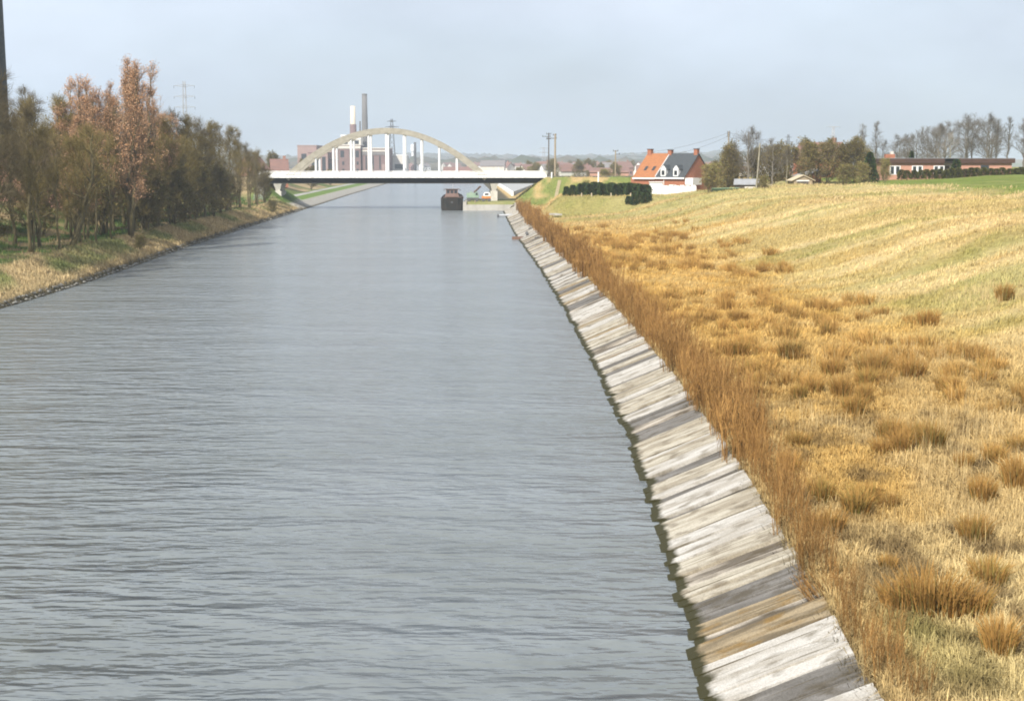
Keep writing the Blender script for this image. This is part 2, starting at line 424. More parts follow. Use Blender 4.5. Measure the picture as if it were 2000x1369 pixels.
def zone_colour(x, y):
    """what grows where: dead straw, ochre sedge, green turf (albedo)"""
    r = x - RW(y); l = LW(y) - x
    n1 = vnoise(x * .09 + 11, y * .05 + 5, 3); n2 = vnoise(x * .4 + 3, y * .28 + 17, 3)
    u = (x * .9 + y * .32); w = (y * .9 - x * .32)
    streak = vnoise(u * .05 + 9, w * .22 + 2, 3)
    c = np.zeros(x.shape + (3,)) + STRAW
    orange = sstep(3, 6, r) * (1 - sstep(14, 30, r + 18 * (n1 - .5))) * sstep(38, 70, y) * (1 - sstep(165, 225, y))
    c = lerp(c, OCHRE, np.clip(orange * (.2 + 1.1 * n2), 0, 1))
    near = (1 - sstep(35, 75, y)) * sstep(2.6, 4, r)
    c = lerp(c, OCHRE, near * sstep(.42, .7, n2) * .75)
    c = lerp(c, PALE, near * sstep(.38, .62, n1) * .8)
    c = lerp(c, np.array((.16, .105, .045)), near * sstep(.50, .64, vnoise(x * .9 + 31, y * .6 + 4, 3)) * .8)
    c = lerp(c, np.array((.22, .125, .03)), orange * sstep(.50, .66, vnoise(x * .5 + 31, y * .3 + 4, 3)) * .35)
    sl = sstep(12, 22, r)
    c = lerp(c, np.array((.33, .30, .095)), sl * (.06 + .26 * sstep(.35, .65, n1)))
    c = lerp(c, PALE, sl * sstep(.42, .6, streak) * .8)
    g = sl * sstep(.46, .66, vnoise(u * .05 + 30, w * .24 + 8, 4)) * (.1 + .5 * n2)
    g = np.maximum(g, sstep(170, 240, y) * sstep(4, 8, r) * sstep(.40, .60, streak) * (.2 + .5 * n2))
    g = np.maximum(g, near * sstep(.66, .78, n1) * .5)
    c = lerp(c, GREEN, np.clip(g, 0, 1))
    c = lerp(c, FIELD * (.75 + .5 * vnoise(u * .9, w * .2, 2))[..., None], sstep(54, 62, r + 8 * (n1 - .5) + 5 * (n2 - .5)) * sstep(120, 160, y) * (.75 + .25 * sstep(.3, .5, n2)))
    emb = sstep(286, 294, y) * (1 - sstep(345, 360, y)) * sstep(2, 4, r)
    c = lerp(c, lerp(np.zeros(x.shape + (3,)) + np.array((.20, .23, .06)), STRAW, sstep(.45, .65, n2)), emb)
    # left bank
    c = lerp(c, np.array((.10, .085, .05)), 1 - sstep(2.3, 2.7, r))
    L = sstep(.2, .6, l)
    cl = np.zeros(x.shape + (3,)) + np.array((.47, .36, .19))
    gl = sstep(.44, .56, vnoise(x * .16 + 60, y * .09 + 20, 3)) * (1 - .35 * sstep(230, 270, y))
    cl = lerp(cl, np.array((.13, .20, .045)), gl * sstep(.8, 2.2, l) * (.35 + .5 * n2))
    cl = lerp(cl, lerp(np.zeros(x.shape + (3,)) + np.array((.34, .25, .13)), np.array((.08, .13, .03)), sstep(.4, .55, n2)), sstep(4.2, 5.6, l))
    beyond = sstep(298, 304, y)
    cb = np.zeros(x.shape + (3,)) + np.array((.42, .39, .33))
    cb = lerp(cb, np.array((.14, .21, .045)), sstep(2.9, 3.2, l))
    cb = lerp(cb, np.array((.40, .38, .34)), sstep(7.6, 7.9, l) * (1 - sstep(9.7, 10, l)))
    cb = lerp(cb, lerp(np.zeros(x.shape + (3,)) + np.array((.40, .30, .16)), np.array((.12, .15, .04)), sstep(.42, .58, n1)), sstep(10, 11, l))
    cl = lerp(cl, cb, beyond)
    c = lerp(c, cl, L)
    # far fields
    f = sstep(360, 430, y)
    cell = vnoise(x * .006 + 5, y * .004 + 3, 2)
    ff = lerp(np.zeros(x.shape + (3,)) + np.array((.15, .20, .07)), np.array((.27, .22, .14)), sstep(.45, .55, cell))
    rr = np.maximum(sstep(14, 20, r), sstep(26, 34, l))
    c = lerp(c, ff, f * rr)
    return c

def build_ground():
    ys = np.concatenate([np.arange(-40, 16, 4), np.arange(16, 120, .7), np.arange(120, 350, 1.4), np.arange(350, 720, 7), np.arange(720, 1500, 20), np.arange(1500, 7600, 90)])
    ro = np.concatenate([np.arange(-1.6, 3.2, .4), np.arange(3.2, 60, .75), np.arange(60, 130, 4), 130 * 1.19 ** np.arange(0, 23)])
    lo = np.concatenate([[-1.6, -.6, 0, .25, .45], np.arange(.8, 12, .55), np.arange(12, 60, 2), 60 * 1.21 ** np.arange(0, 26)])
    cols = len(lo) + 3 + len(ro)
    X = np.zeros((len(ys), cols)); YY = np.repeat(ys[:, None], cols, 1)
    rw = RW(ys); lw = LW(ys)
    X[:, :len(lo)] = lw[:, None] - lo[::-1][None, :]
    X[:, len(lo) + 3:] = rw[:, None] + ro[None, :]
    for k, t in enumerate((.25, .5, .75)):
        X[:, len(lo) + k] = lw * (1 - t) + rw * t
    Z = terrain(X, YY)
    V = np.stack([X, YY, Z], -1).reshape(-1, 3)
    i = np.arange(len(ys) - 1)[:, None] * cols + np.arange(cols - 1)[None, :]
    F = np.stack([i, i + 1, i + cols + 1, i + cols], -1).reshape(-1, 4)
    c = zone_colour(X, YY).reshape(-1, 3)
    m = bpy.data.materials.new('ground'); m.use_nodes = True
    n = m.node_tree; b = n.nodes['Principled BSDF']; b.inputs['Roughness'].default_value = 1; b.inputs['Specular IOR Level'].default_value = .1
    at = n.nodes.new('ShaderNodeAttribute'); at.attribute_name = 'tint'
    ge = n.nodes.new('ShaderNodeNewGeometry')
    nz = n.nodes.new('ShaderNodeTexNoise'); nz.inputs['Scale'].default_value = 2.6; nz.inputs['Detail'].default_value = 8; nz.inputs['Roughness'].default_value = .7
    n.links.new(ge.outputs['Position'], nz.inputs['Vector'])
    mr = n.nodes.new('ShaderNodeMapRange'); mr.inputs['From Min'].default_value = .3; mr.inputs['From Max'].default_value = .7
    mr.inputs['To Min'].default_value = .55; mr.inputs['To Max'].default_value = 1.05
    n.links.new(nz.outputs[0], mr.inputs[0])
    vm = n.nodes.new('ShaderNodeVectorMath'); vm.operation = 'SCALE'
    n.links.new(at.outputs['Color'], vm.inputs[0]); n.links.new(mr.outputs[0], vm.inputs['Scale'])
    n.links.new(vm.outputs[0], b.inputs['Base Color'])
    bp = n.nodes.new('ShaderNodeBump'); bp.inputs['Distance'].default_value = .12; n.links.new(nz.outputs[0], bp.inputs['Height']); n.links.new(bp.outputs[0], b.inputs['Normal'])
    me = tri_mesh('ground', V, F, m, c, smooth=True)
    tag(link('ground', me), kind='structure')

def build_water():
    ys = np.concatenate([np.arange(-40, 20, 5), np.arange(20, 400, 4), np.arange(400, 1480, 20)])
    t = np.linspace(0, 1, 13)
    lw = LW(ys) - .8; rw = RW(ys) + .8
    X = lw[:, None] * (1 - t) + rw[:, None] * t
    Y = np.repeat(ys[:, None], len(t), 1)
    V = np.stack([X, Y, X * 0], -1).reshape(-1, 3); k = len(t)
    i = np.arange(len(ys) - 1)[:, None] * k + np.arange(k - 1)[None, :]
    F = np.stack([i, i + 1, i + k + 1, i + k], -1).reshape(-1, 4)
    m = bpy.data.materials.new('canal_water'); m.use_nodes = True
    n = m.node_tree; b = n.nodes['Principled BSDF']
    b.inputs['Roughness'].default_value = .19; b.inputs['Specular IOR Level'].default_value = .8; b.inputs['IOR'].default_value = 1.333
    ge = n.nodes.new('ShaderNodeNewGeometry')
    def noise(sx, sy, detail, rough=.5, dist=0.0):
        mp = n.nodes.new('ShaderNodeMapping'); mp.inputs['Scale'].default_value = (sx, sy, 1)
        mp.inputs['Rotation'].default_value = (0, 0, R(3))
        n.links.new(ge.outputs['Position'], mp.inputs[0])
        z = n.nodes.new('ShaderNodeTexNoise'); z.inputs['Scale'].default_value = 1; z.inputs['Detail'].default_value = detail; z.inputs['Roughness'].default_value = rough
        z.inputs['Distortion'].default_value = dist
        n.links.new(mp.outputs[0], z.inputs['Vector']); return z
    a = noise(.8, 2.4, 2, .5, .15)      # wavelets
    c = noise(2.2, 5.2, 2, .45)           # ripples
    g = noise(.045, .16, 5, .62)         # gusts
    gr = n.nodes.new('ShaderNodeMapRange'); gr.inputs['From Min'].default_value = .35; gr.inputs['From Max'].default_value = .65
    gr.inputs['To Min'].default_value = .45; gr.inputs['To Max'].default_value = .92
    n.links.new(g.outputs[0], gr.inputs[0])
    m1 = n.nodes.new('ShaderNodeMath'); m1.operation = 'MULTIPLY'; m1.inputs[1].default_value = .26; n.links.new(c.outputs[0], m1.inputs[0])
    big = noise(.34, .85, 2, .5, .2)
    m0 = n.nodes.new('ShaderNodeMath'); m0.operation = 'MULTIPLY_ADD'; m0.inputs[1].default_value = 1.8; n.links.new(big.outputs[0], m0.inputs[0]); n.links.new(m1.outputs[0], m0.inputs[2])
    m2 = n.nodes.new('ShaderNodeMath'); m2.operation = 'ADD'; n.links.new(a.outputs[0], m2.inputs[0]); n.links.new(m0.outputs[0], m2.inputs[1])
    m3 = n.nodes.new('ShaderNodeMath'); m3.operation = 'MULTIPLY'; n.links.new(m2.outputs[0], m3.inputs[0]); n.links.new(gr.outputs[0], m3.inputs[1])
    bp = n.nodes.new('ShaderNodeBump'); bp.inputs['Distance'].default_value = .44; bp.inputs['Strength'].default_value = 1
    n.links.new(m3.outputs[0], bp.inputs['Height']); n.links.new(bp.outputs[0], b.inputs['Normal'])
    rp = n.nodes.new('ShaderNodeValToRGB')
    rp.color_ramp.elements[0].position = .33; rp.color_ramp.elements[1].position = .67
    rp.color_ramp.elements[0].color = (.135, .148, .142, 1); rp.color_ramp.elements[1].color = (.178, .197, .202, 1)
    n.links.new(g.outputs[0], rp.inputs[0]); n.links.new(rp.outputs[0], b.inputs['Base Color'])
    tag(link('water', tri_mesh('water', V, F, m, smooth=True)), kind='structure')

build_ground()
build_water()

# ---------------------------------------------------------------- grass (numpy blades)
def blades(P, H, W, lean_az, lean, col, tipcol=None):
    n = len(P)
    wa = rng.random(n) * 2 * math.pi
    wx = np.stack([np.cos(wa), np.sin(wa), np.zeros(n)], 1) * (W / 2)[:, None]
    ld = np.stack([np.cos(lean_az), np.sin(lean_az), np.zeros(n)], 1)
    up = np.array((0, 0, 1.0))
    mid = P + up * (H * .6)[:, None] + ld * (H * lean * .35)[:, None]
    tip = P + up * (H * np.clip(1.05 - .5 * lean, .3, 1))[:, None] + ld * (H * lean)[:, None]
    V = np.stack([P - wx, P + wx, mid - wx * .8, mid + wx * .8, tip], 1).reshape(-1, 3)
    b = np.arange(n)[:, None] * 5
    F = (b[:, None, :] + np.array([[0, 1, 3], [0, 3, 2], [2, 3, 4]])[None]).reshape(-1, 3)
    tc = col if tipcol is None else tipcol
    C = np.stack([col, col, (col + tc) / 2, (col + tc) / 2, tc], 1).reshape(-1, 3)
    return V, F, C

def join(parts):
    Vs, Fs, Cs = [], [], []; o = 0
    for V, F, C in parts:
        Vs.append(V); Fs.append(F + o); Cs.append(C); o += len(V)
    return np.concatenate(Vs), np.concatenate(Fs), np.concatenate(Cs)

def scatter_grass(xy, per, spread, hmin, hmax, wid, colfun, lean_dir=None, lean_amt=.5):
    n = len(xy)
    k = np.repeat(np.arange(n), per)
    a = rng.random(len(k)) * 2 * math.pi; d = np.sqrt(rng.random(len(k))) * np.repeat(spread, per) if hasattr(spread, '__len__') else np.sqrt(rng.random(len(k))) * spread
    x = xy[k, 0] + np.cos(a) * d; y = xy[k, 1] + np.sin(a) * d
    z = terrain(x, y) - .03
    hs = (hmin + (hmax - hmin) * rng.random(n) ** 1.4)
    H = hs[k] * (.6 + .6 * rng.random(len(k)))
    W = (wid[k] if hasattr(wid, '__len__') else wid) * (.6 + .8 * rng.random(len(k)))
    base = colfun(x, y)
    tone = (.72 + .5 * rng.random(n))[k] * (.85 + .3 * rng.random(len(k)))
    col = base * tone[:, None]
    la = a + rng.normal(0, .5, len(k))
    if lean_dir is not None:
        mixd = rng.random(len(k)) < .65
        la = np.where(mixd, lean_dir + rng.normal(0, .5, len(k)), la)
    lean = np.abs(rng.normal(0, lean_amt, len(k)))
    return blades(np.stack([x, y, z], 1), H, W, la, lean, col)

def sample_meadow(n, y0, y1, power, rmin=2.35, xmax=None):
    """points on the right bank, denser near the camera"""
    u = rng.random(n * 3)
    if power == 1: y = y0 * (y1 / y0) ** u
    else: y = (y0 ** (1 - power) + u * (y1 ** (1 - power) - y0 ** (1 - power))) ** (1 / (1 - power))
    lo = RW(y) + rmin; hi = np.maximum(.40 * y + 3, lo + 1)
    x = lo + (hi - lo) * rng.random(len(y))
    keep = rng.random(len(y)) < (hi - lo) / (hi - lo).max()
    return np.stack([x, y], 1)[:]

parts = []
p = sample_meadow(5200, 19, 62, 1.0)
parts.append(scatter_grass(p, 12, .26, .08, .2, .012 + .0002 * p[:, 1], zone_colour, None, 1.2))
p = sample_meadow(4800, 19, 62, 1.0)
parts.append(scatter_grass(p, 13, .22, .14, .42, .011 + .0002 * p[:, 1], zone_colour, None, .75))
p = sample_meadow(4600, 55, 135, 1.0)
parts.append(scatter_grass(p, 9, .38, .16, .42, .010 + .00032 * p[:, 1], zone_colour, R(20), .7))
p = sample_meadow(6500, 125, 300, 1.0)
p = p[(p[:, 1] < 284) & (p[:, 0] - RW(p[:, 1]) < 62)]
p = p[(p[:, 0] - RW(p[:, 1]) < 48) | (rng.random(len(p)) < .25)]
p = p[np.hypot((p[:, 0] - 30) / 1.15, p[:, 1] - 268) > 13]
parts.append(scatter_grass(p, 8, .8, .16, .45, .00036 * p[:, 1], zone_colour, R(20), .7))
# tall pale reeds standing in patches
pp = []
for cx, cy, sx, sy, k in ((16.5, 60, 4.5, 5, 260), (26.5, 76, 2.2, 5, 200), (15.5, 46, 2.0, 4, 170), (11.5, 33.5, 2.2, 3, 110), (10.5, 48, 1.5, 4, 60), (13.0, 40, 2, 3, 80)):
    pp.append(np.stack([rng.normal(cx, sx * .5, k), rng.normal(cy, sy * .5, k)], 1))
pp = np.concatenate(pp)
pp = pp[rng.random(len(pp)) < .55]
parts.append(scatter_grass(pp, 5, .2, .5, 1.0, .008 + .00010 * pp[:, 1], lambda x, y: np.zeros(x.shape + (3,)) + np.array((.52, .39, .19)), None, .16))
n = 1500
y = 95 * (242 / 95) ** rng.random(n); x = RW(y) + 36 + 24 * rng.random(n)
p = np.stack([x, y], 1)[x < .42 * y + 6]
p = p[vnoise(p[:, 0] * .16 + 2, p[:, 1] * .10 + 5, 2) > .42]
parts.append(scatter_grass(p, 10, 1.1, .22, .55, .00034 * p[:, 1], lambda x, y: np.zeros(x.shape + (3,)) + np.array((.50, .375, .19)), R(25), .8))
V, F, C = join(parts)
o = link('meadow_grass', tri_mesh('meadow_grass', V, F, M['grass'], C))
tag(o, 'dry straw coloured grass covering the meadow and slope on the right bank', 'grass', kind='stuff')

parts = []
n = 9500
y = 78 * (305 / 78) ** rng.random(n); l = .35 + 4.6 * rng.random(n) ** 1.1
p = np.stack([LW(y) - l, y], 1)
parts.append(scatter_grass(p, 7, .45, .22, .62, .012 + .00028 * y, zone_colour, R(200), .8))
n = 3500
y = 85 * (300 / 85) ** rng.random(n); l = 4.8 + 16 * rng.random(n)
p = np.stack([LW(y) - l, y], 1)
parts.append(scatter_grass(p, 7, .6, .2, .6, .012 + .00028 * y, zone_colour, None, .6))
V, F, C = join(parts)
tag(link('bank_grass', tri_mesh('bank_grass', V, F, M['grass'], C)), 'straw and green grass on the left canal bank', 'grass', kind='stuff')

# embankment and verge grass by the bridge
parts = []
n = 3000
y = 286 + 42 * rng.random(n); x = -3 + 62 * rng.random(n)
ok = (x - RW(y) > 3) & (np.hypot((x - 30) / 1.15, y - 268) > 17) & (np.abs(y - (314.5 + (x + 27.3) * .043)) > 5)
p = np.stack([x, y], 1)[ok]
parts.append(scatter_grass(p, 6, .8, .2, .5, .09, zone_colour, R(20), .6))
V, F, C = join(parts)
tag(link('embankment_grass', tri_mesh('embankment_grass', V, F, M['grass'], C)), 'green and straw grass on the road embankment right of the bridge', 'grass', kind='stuff')

# left bank toe stones
V = []; F = []
ico = None
def rock(cx, cy, cz, s):
    global V, F
    b = len(V)
    for k, (dx, dy, dz) in enumerate(((1, 0, 0), (-1, 0, 0), (0, 1, 0), (0, -1, 0), (0, 0, 1), (0, 0, -1), (.6, .6, .5), (-.6, .6, .5), (-.6, -.6, .5), (.6, -.6, .5))):
        j = 1 + random.uniform(-.3, .3)
        V.append((cx + dx * s * j, cy + dy * s * j * 1.2, cz + dz * s * j * .7))
    for q in ((0, 6, 9), (6, 4, 9), (2, 7, 6), (7, 4, 6), (1, 8, 7), (8, 4, 7), (3, 9, 8), (9, 4, 8), (0, 2, 6), (2, 1, 7), (1, 3, 8), (3, 0, 9)):
        F.append((b + q[0], b + q[1], b + q[2]))
yy = 80.0
while yy < 300:
    for k in range(2):
        rock(float(LW(yy)) - .18 - .26 * k + random.uniform(-.12, .12), yy + random.uniform(-.15, .15), .06 + .22 * k + random.uniform(-.05, .08), random.uniform(.10, .22))
    yy += .38 + yy * .0006
tag(link('toe_stones', tri_mesh('toe_stones', np.array(V), np.array(F), M['stone'])), 'pale rough stones along the waterline of the left bank', 'stones', kind='stuff')

# ---------------------------------------------------------------- revetment of concrete slabs
rev = empty('bank_revetment', (float(RW(60)), 60, .5))
tag(rev, 'sloping revetment of white and grey concrete slabs along the right waterline', 'revetment')
rev_loc = np.array(rev.location)
ANG = math.atan(.42)
_slabmesh = {}
wid_of = (.40, .52, .68, .85, 1.1)
def slab_mesh(wi, mi):
    key = (wi, mi)
    if key not in _slabmesh:
        w = wid_of[wi]
        rr = random.Random(wi * 10 + mi)
        mb = MB()
        L = 3.62
        xs = np.linspace(0, L, 5); top = [.055 + rr.uniform(-.008, .008) for _ in xs]
        outline = [(-.0, -.06)] + [(L, -.06)] + [(float(x), t) for x, t in zip(xs[::-1], top[::-1])]
        mb.prism(outline, 'y', -w / 2 + .022, w / 2 - .022)
        _slabmesh[key] = mb.mesh('concrete_slab', SLABS[mi])
    return _slabmesh[key]
yy = 17.0; prev = 0; run = 0
nslab = 0
while yy < 297:
    if run <= 0:
        prev = random.choices((0, 1, 2, 3, 4), (26, 19, 30, 19, 6))[0]; run = random.choice((1, 1, 1, 2, 2))
    run -= 1
    wi = random.choices(range(5), (22, 26, 24, 18, 10))[0] if prev in (0, 1) else random.choices(range(5), (38, 34, 20, 8, 0))[0]
    if yy > 255: prev = random.choice((0, 1, 1)); wi = 4
    w = wid_of[wi] * (1 if yy < 90 else 1.4)
    yc = yy + w / 2
    slope_t = float(RW(yc + 1) - RW(yc - 1)) / 2
    low = prev in (2, 3)
    off = random.uniform(-.02, .025) + (-.035 if low else .015)
    r0 = -.85 + random.uniform(-.03, .03)
    x0 = float(RW(yc)) + r0
    o = link('concrete_slab', slab_mesh(wi, prev), rev,
             tuple(np.array((x0, yc, .42 * r0 + .03 + off)) - rev_loc),
             (random.uniform(-.012, .012), -ANG + random.uniform(-.012, .012), -math.atan(slope_t) + random.uniform(-.012, .012)),
             (1, w / wid_of[wi], 1))
    nslab += 1
    yy += w
print('slabs', nslab)

# ---------------------------------------------------------------- tussocks
def tussock_mesh(seed, nb, green, pale=0.0):
    rs = np.random.default_rng(seed)
    a = rs.random(nb) * 2 * math.pi; d = .26 * np.sqrt(rs.random(nb))
    P = np.stack([np.cos(a) * d * (1.25 + .3 * (seed % 2)), np.sin(a) * d, np.zeros(nb) - .03], 1)
    H = .45 + .38 * rs.random(nb)
    lean = np.clip(d / .26 * .42 + rs.normal(0, .15, nb), 0, 1.0)
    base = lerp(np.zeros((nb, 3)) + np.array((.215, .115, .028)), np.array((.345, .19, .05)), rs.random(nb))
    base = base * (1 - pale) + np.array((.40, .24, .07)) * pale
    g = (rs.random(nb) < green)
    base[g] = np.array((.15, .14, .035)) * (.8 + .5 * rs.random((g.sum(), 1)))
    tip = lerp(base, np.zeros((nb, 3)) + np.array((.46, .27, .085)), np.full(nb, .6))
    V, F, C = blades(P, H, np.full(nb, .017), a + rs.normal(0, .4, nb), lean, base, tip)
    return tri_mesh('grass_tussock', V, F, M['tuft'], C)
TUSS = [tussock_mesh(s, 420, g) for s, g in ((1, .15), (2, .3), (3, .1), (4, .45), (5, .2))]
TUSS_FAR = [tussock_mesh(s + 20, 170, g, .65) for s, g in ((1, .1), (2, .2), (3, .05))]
GT = 'rush tussocks in the right meadow'
spots = [(8.3, 27.2, 1.7), (12.2, 45.2, 1.2), (12.0, 43.1, 1.1), (12.9, 43.1, 1.3), (14.5, 56.8, 1.4), (12.4, 52.9, 1.3), (12.1, 49.6, 1.2), (15.9, 56.1, 1.4), (12.4, 62.9, 1.4), (10.3, 64.6, 1.4),
         (12.5, 78.5, 1.3), (9.1, 44.4, .9), (8.0, 40.2, 1.0), (8.8, 35.5, 1.2), (9.7, 35.8, .8), (12.2, 36.1, 1.0), (10.9, 32.7, 1.1), (13.5, 37.2, 1.3), (10.1, 29.3, 1.1), (13.9, 40.2, .9),
         (12.9, 39.8, .7), (15.1, 41.6, .9), (8.8, 24.8, 1.0), (10.8, 52.9, .9), (16.4, 52.9, 1.0), (19.8, 60.4, 1.1), (26.0, 74.8, 1.4), (21.0, 71.4, 1.2), (8.2, 36.9, 1.0), (8.3, 30.5, .6),
         (11.4, 43.1, 1.0), (12.6, 44.0, 1.2), (13.1, 57.5, 1.3), (13.8, 55.0, 1.2), (15.2, 57.9, 1.3), (11.6, 54.2, 1.2), (12.9, 51.5, 1.1), (7.6, 33.6, 1.0), (9.3, 36.4, 1.1), (8.9, 27.0, 1.2), (7.9, 27.5, 1.2)]
for k, (x, y, s) in enumerate(spots):
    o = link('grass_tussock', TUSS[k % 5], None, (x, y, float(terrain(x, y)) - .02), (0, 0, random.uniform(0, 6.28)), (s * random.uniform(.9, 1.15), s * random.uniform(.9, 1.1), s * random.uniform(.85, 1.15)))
    if k == 0:
        o['label'] = 'largest and darkest rush tussock, in the right foreground nearest the camera'
        o['category'] = 'grass tussock'; o['group'] = GT
    else:
        yy_ = 'nearest the camera' if y < 34 else 'a little beyond the largest one' if y < 42 else 'in the dark cluster halfway up the meadow' if y < 50 else 'just before the ochre belt'
        rr_ = x - float(RW(y))
        sd_ = 'close behind the willow shoots' if rr_ < 5.5 else 'well clear of the shoots' if rr_ < 9 else 'far out towards the slope'
        tag(o, 'rush tussock %s, %s' % (yy_, sd_), 'grass tussock', GT)
cnt = 0
while cnt < 258:
    y = 48 * (190 / 48) ** random.random(); r = random.uniform(4.5, 13 + .05 * y)
    x = float(RW(y)) + r
    if x > .40 * y or vnoise(x * .16 + 3, y * .1 + 8) < .4: continue
    s = random.uniform(.6, 1.15) * (1 + y * .003)
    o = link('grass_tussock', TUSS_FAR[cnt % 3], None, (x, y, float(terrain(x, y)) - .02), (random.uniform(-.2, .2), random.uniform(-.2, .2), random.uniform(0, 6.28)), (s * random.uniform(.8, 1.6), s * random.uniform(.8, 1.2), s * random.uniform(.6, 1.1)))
    yy_ = 'near end' if y < 62 else 'near half' if y < 80 else 'middle' if y < 105 else 'far half' if y < 140 else 'far end'
    sd_ = 'beside the willow shoots' if r < 8 else 'between shoots and slope' if r < 13 else 'at the slope foot'
    tag(o, 'sedge tussock in the %s of the ochre belt, %s' % (yy_, sd_), 'grass tussock', 'sedge tussocks in the ochre belt')
    cnt += 1

# ---------------------------------------------------------------- willow shoots along the top of the slabs
def shoots_mesh(seed, n, h, rad, wid, twigs=4):
    rs = np.random.default_rng(seed)
    parts = []
    a = rs.random(n) * 6.283; d = rad * np.sqrt(rs.random(n))
    P = np.stack([np.cos(a) * d * .8, np.sin(a) * d, np.zeros(n) - .05], 1)
    H = h * (.45 + .6 * rs.random(n))
    lean = .10 + .16 * rs.random(n)
    la = a + rs.normal(0, .8, n)
    col = lerp(np.zeros((n, 3)) + np.array((.18, .09, .027)), np.array((.335, .19, .062)), rs.random(n))
    parts.append(blades(P, H, np.full(n, wid), la, lean, col * .8, col))
    k = np.repeat(np.arange(n), twigs); t = .3 + .6 * rs.random(len(k))
    ld = np.stack([np.cos(la), np.sin(la), 0 * la], 1)
    Q = P[k] + np.array((0, 0, 1.0)) * (H[k] * t)[:, None] + ld[k] * (H[k] * lean[k] * t * t)[:, None]
    parts.append(blades(Q, H[k] * (.16 + .2 * rs.random(len(k))), np.full(len(k), wid * .7), rs.random(len(k)) * 6.283, .3 + .4 * rs.random(len(k)), col[k] * (.8 + .4 * rs.random((len(k), 1)))))
    V, F, C = join(parts)
    return tri_mesh('willow_shoots', V, F, M['tuft'], C)
SH_NEAR = [shoots_mesh(40 + i, 48, 1.6, .5, .012, 6) for i in range(4)]
SH_MID = [shoots_mesh(50 + i, 70, 1.75, .62, .02, 5) for i in range(4)]
SH_FAR = [shoots_mesh(60 + i, 80, 2.0, 1.0, .05, 4) for i in range(3)]
yy = 22.5; i = 0
while yy < 272:
    src = SH_NEAR if yy < 42 else SH_MID if yy < 110 else SH_FAR
    dens = 1 if yy > 34 else .95
    for row in (0, 1):
        if row == 1 and random.random() < (.93 if yy < 45 else .55): continue
        r = 2.62 + random.uniform(0, .35) + row * random.uniform(.5, 1.0)
        x = float(RW(yy)) + r; y = yy + random.uniform(-.3, .3)
        if random.random() < .1: continue
        s = random.uniform(.6, 1.15) * (.95 if yy < 32 else 1.0) * (1.18 if 40 < yy < 62 else 1)
        o = link('willow_shoots', src[i % len(src)], None, (x, y, float(terrain(x, y))), (0, 0, random.uniform(0, 6.28)), (s, s, s * random.uniform(.85, 1.15)))
        yb_ = 'sparse at the bottom of the picture' if yy < 30 else 'beside the nearest white slabs' if yy < 42 else 'where the strip grows tallest' if yy < 62 else 'just beyond the tallest ones' if yy < 90 else 'in the middle of the strip' if yy < 130 else 'before the outlet sill' if yy < 180 else 'beyond the outlet sill' if yy < 235 else 'nearest the quay corner'
        tag(o, 'ginger willow shoots along the slab tops, %s, %s' % (yb_, ('front row', 'back row')[row]), 'shrub', 'willow shoots along the slabs')
        i += 1
    yy += (.82 + .0098 * yy) * dens
print('shoots', i)
# bare dark shrub that sprawls over the slabs
o = link('bare_shrub', shoots_mesh(80, 40, .75, .35, .014, 5), None, (6.35, 28.6, 1.08), (R(-6), R(-34), 0))
tag(o, 'dark bare shrub sprawling over the slabs in the foreground', 'shrub')

# ---------------------------------------------------------------- trees
def rot_about(d, axis, ang):
    c, s = math.cos(ang), math.sin(ang)
    return d * c + np.cross(axis, d) * s + axis * np.dot(axis, d) * (1 - c)
def unit(v): return v / (np.linalg.norm(v) + 1e-9)

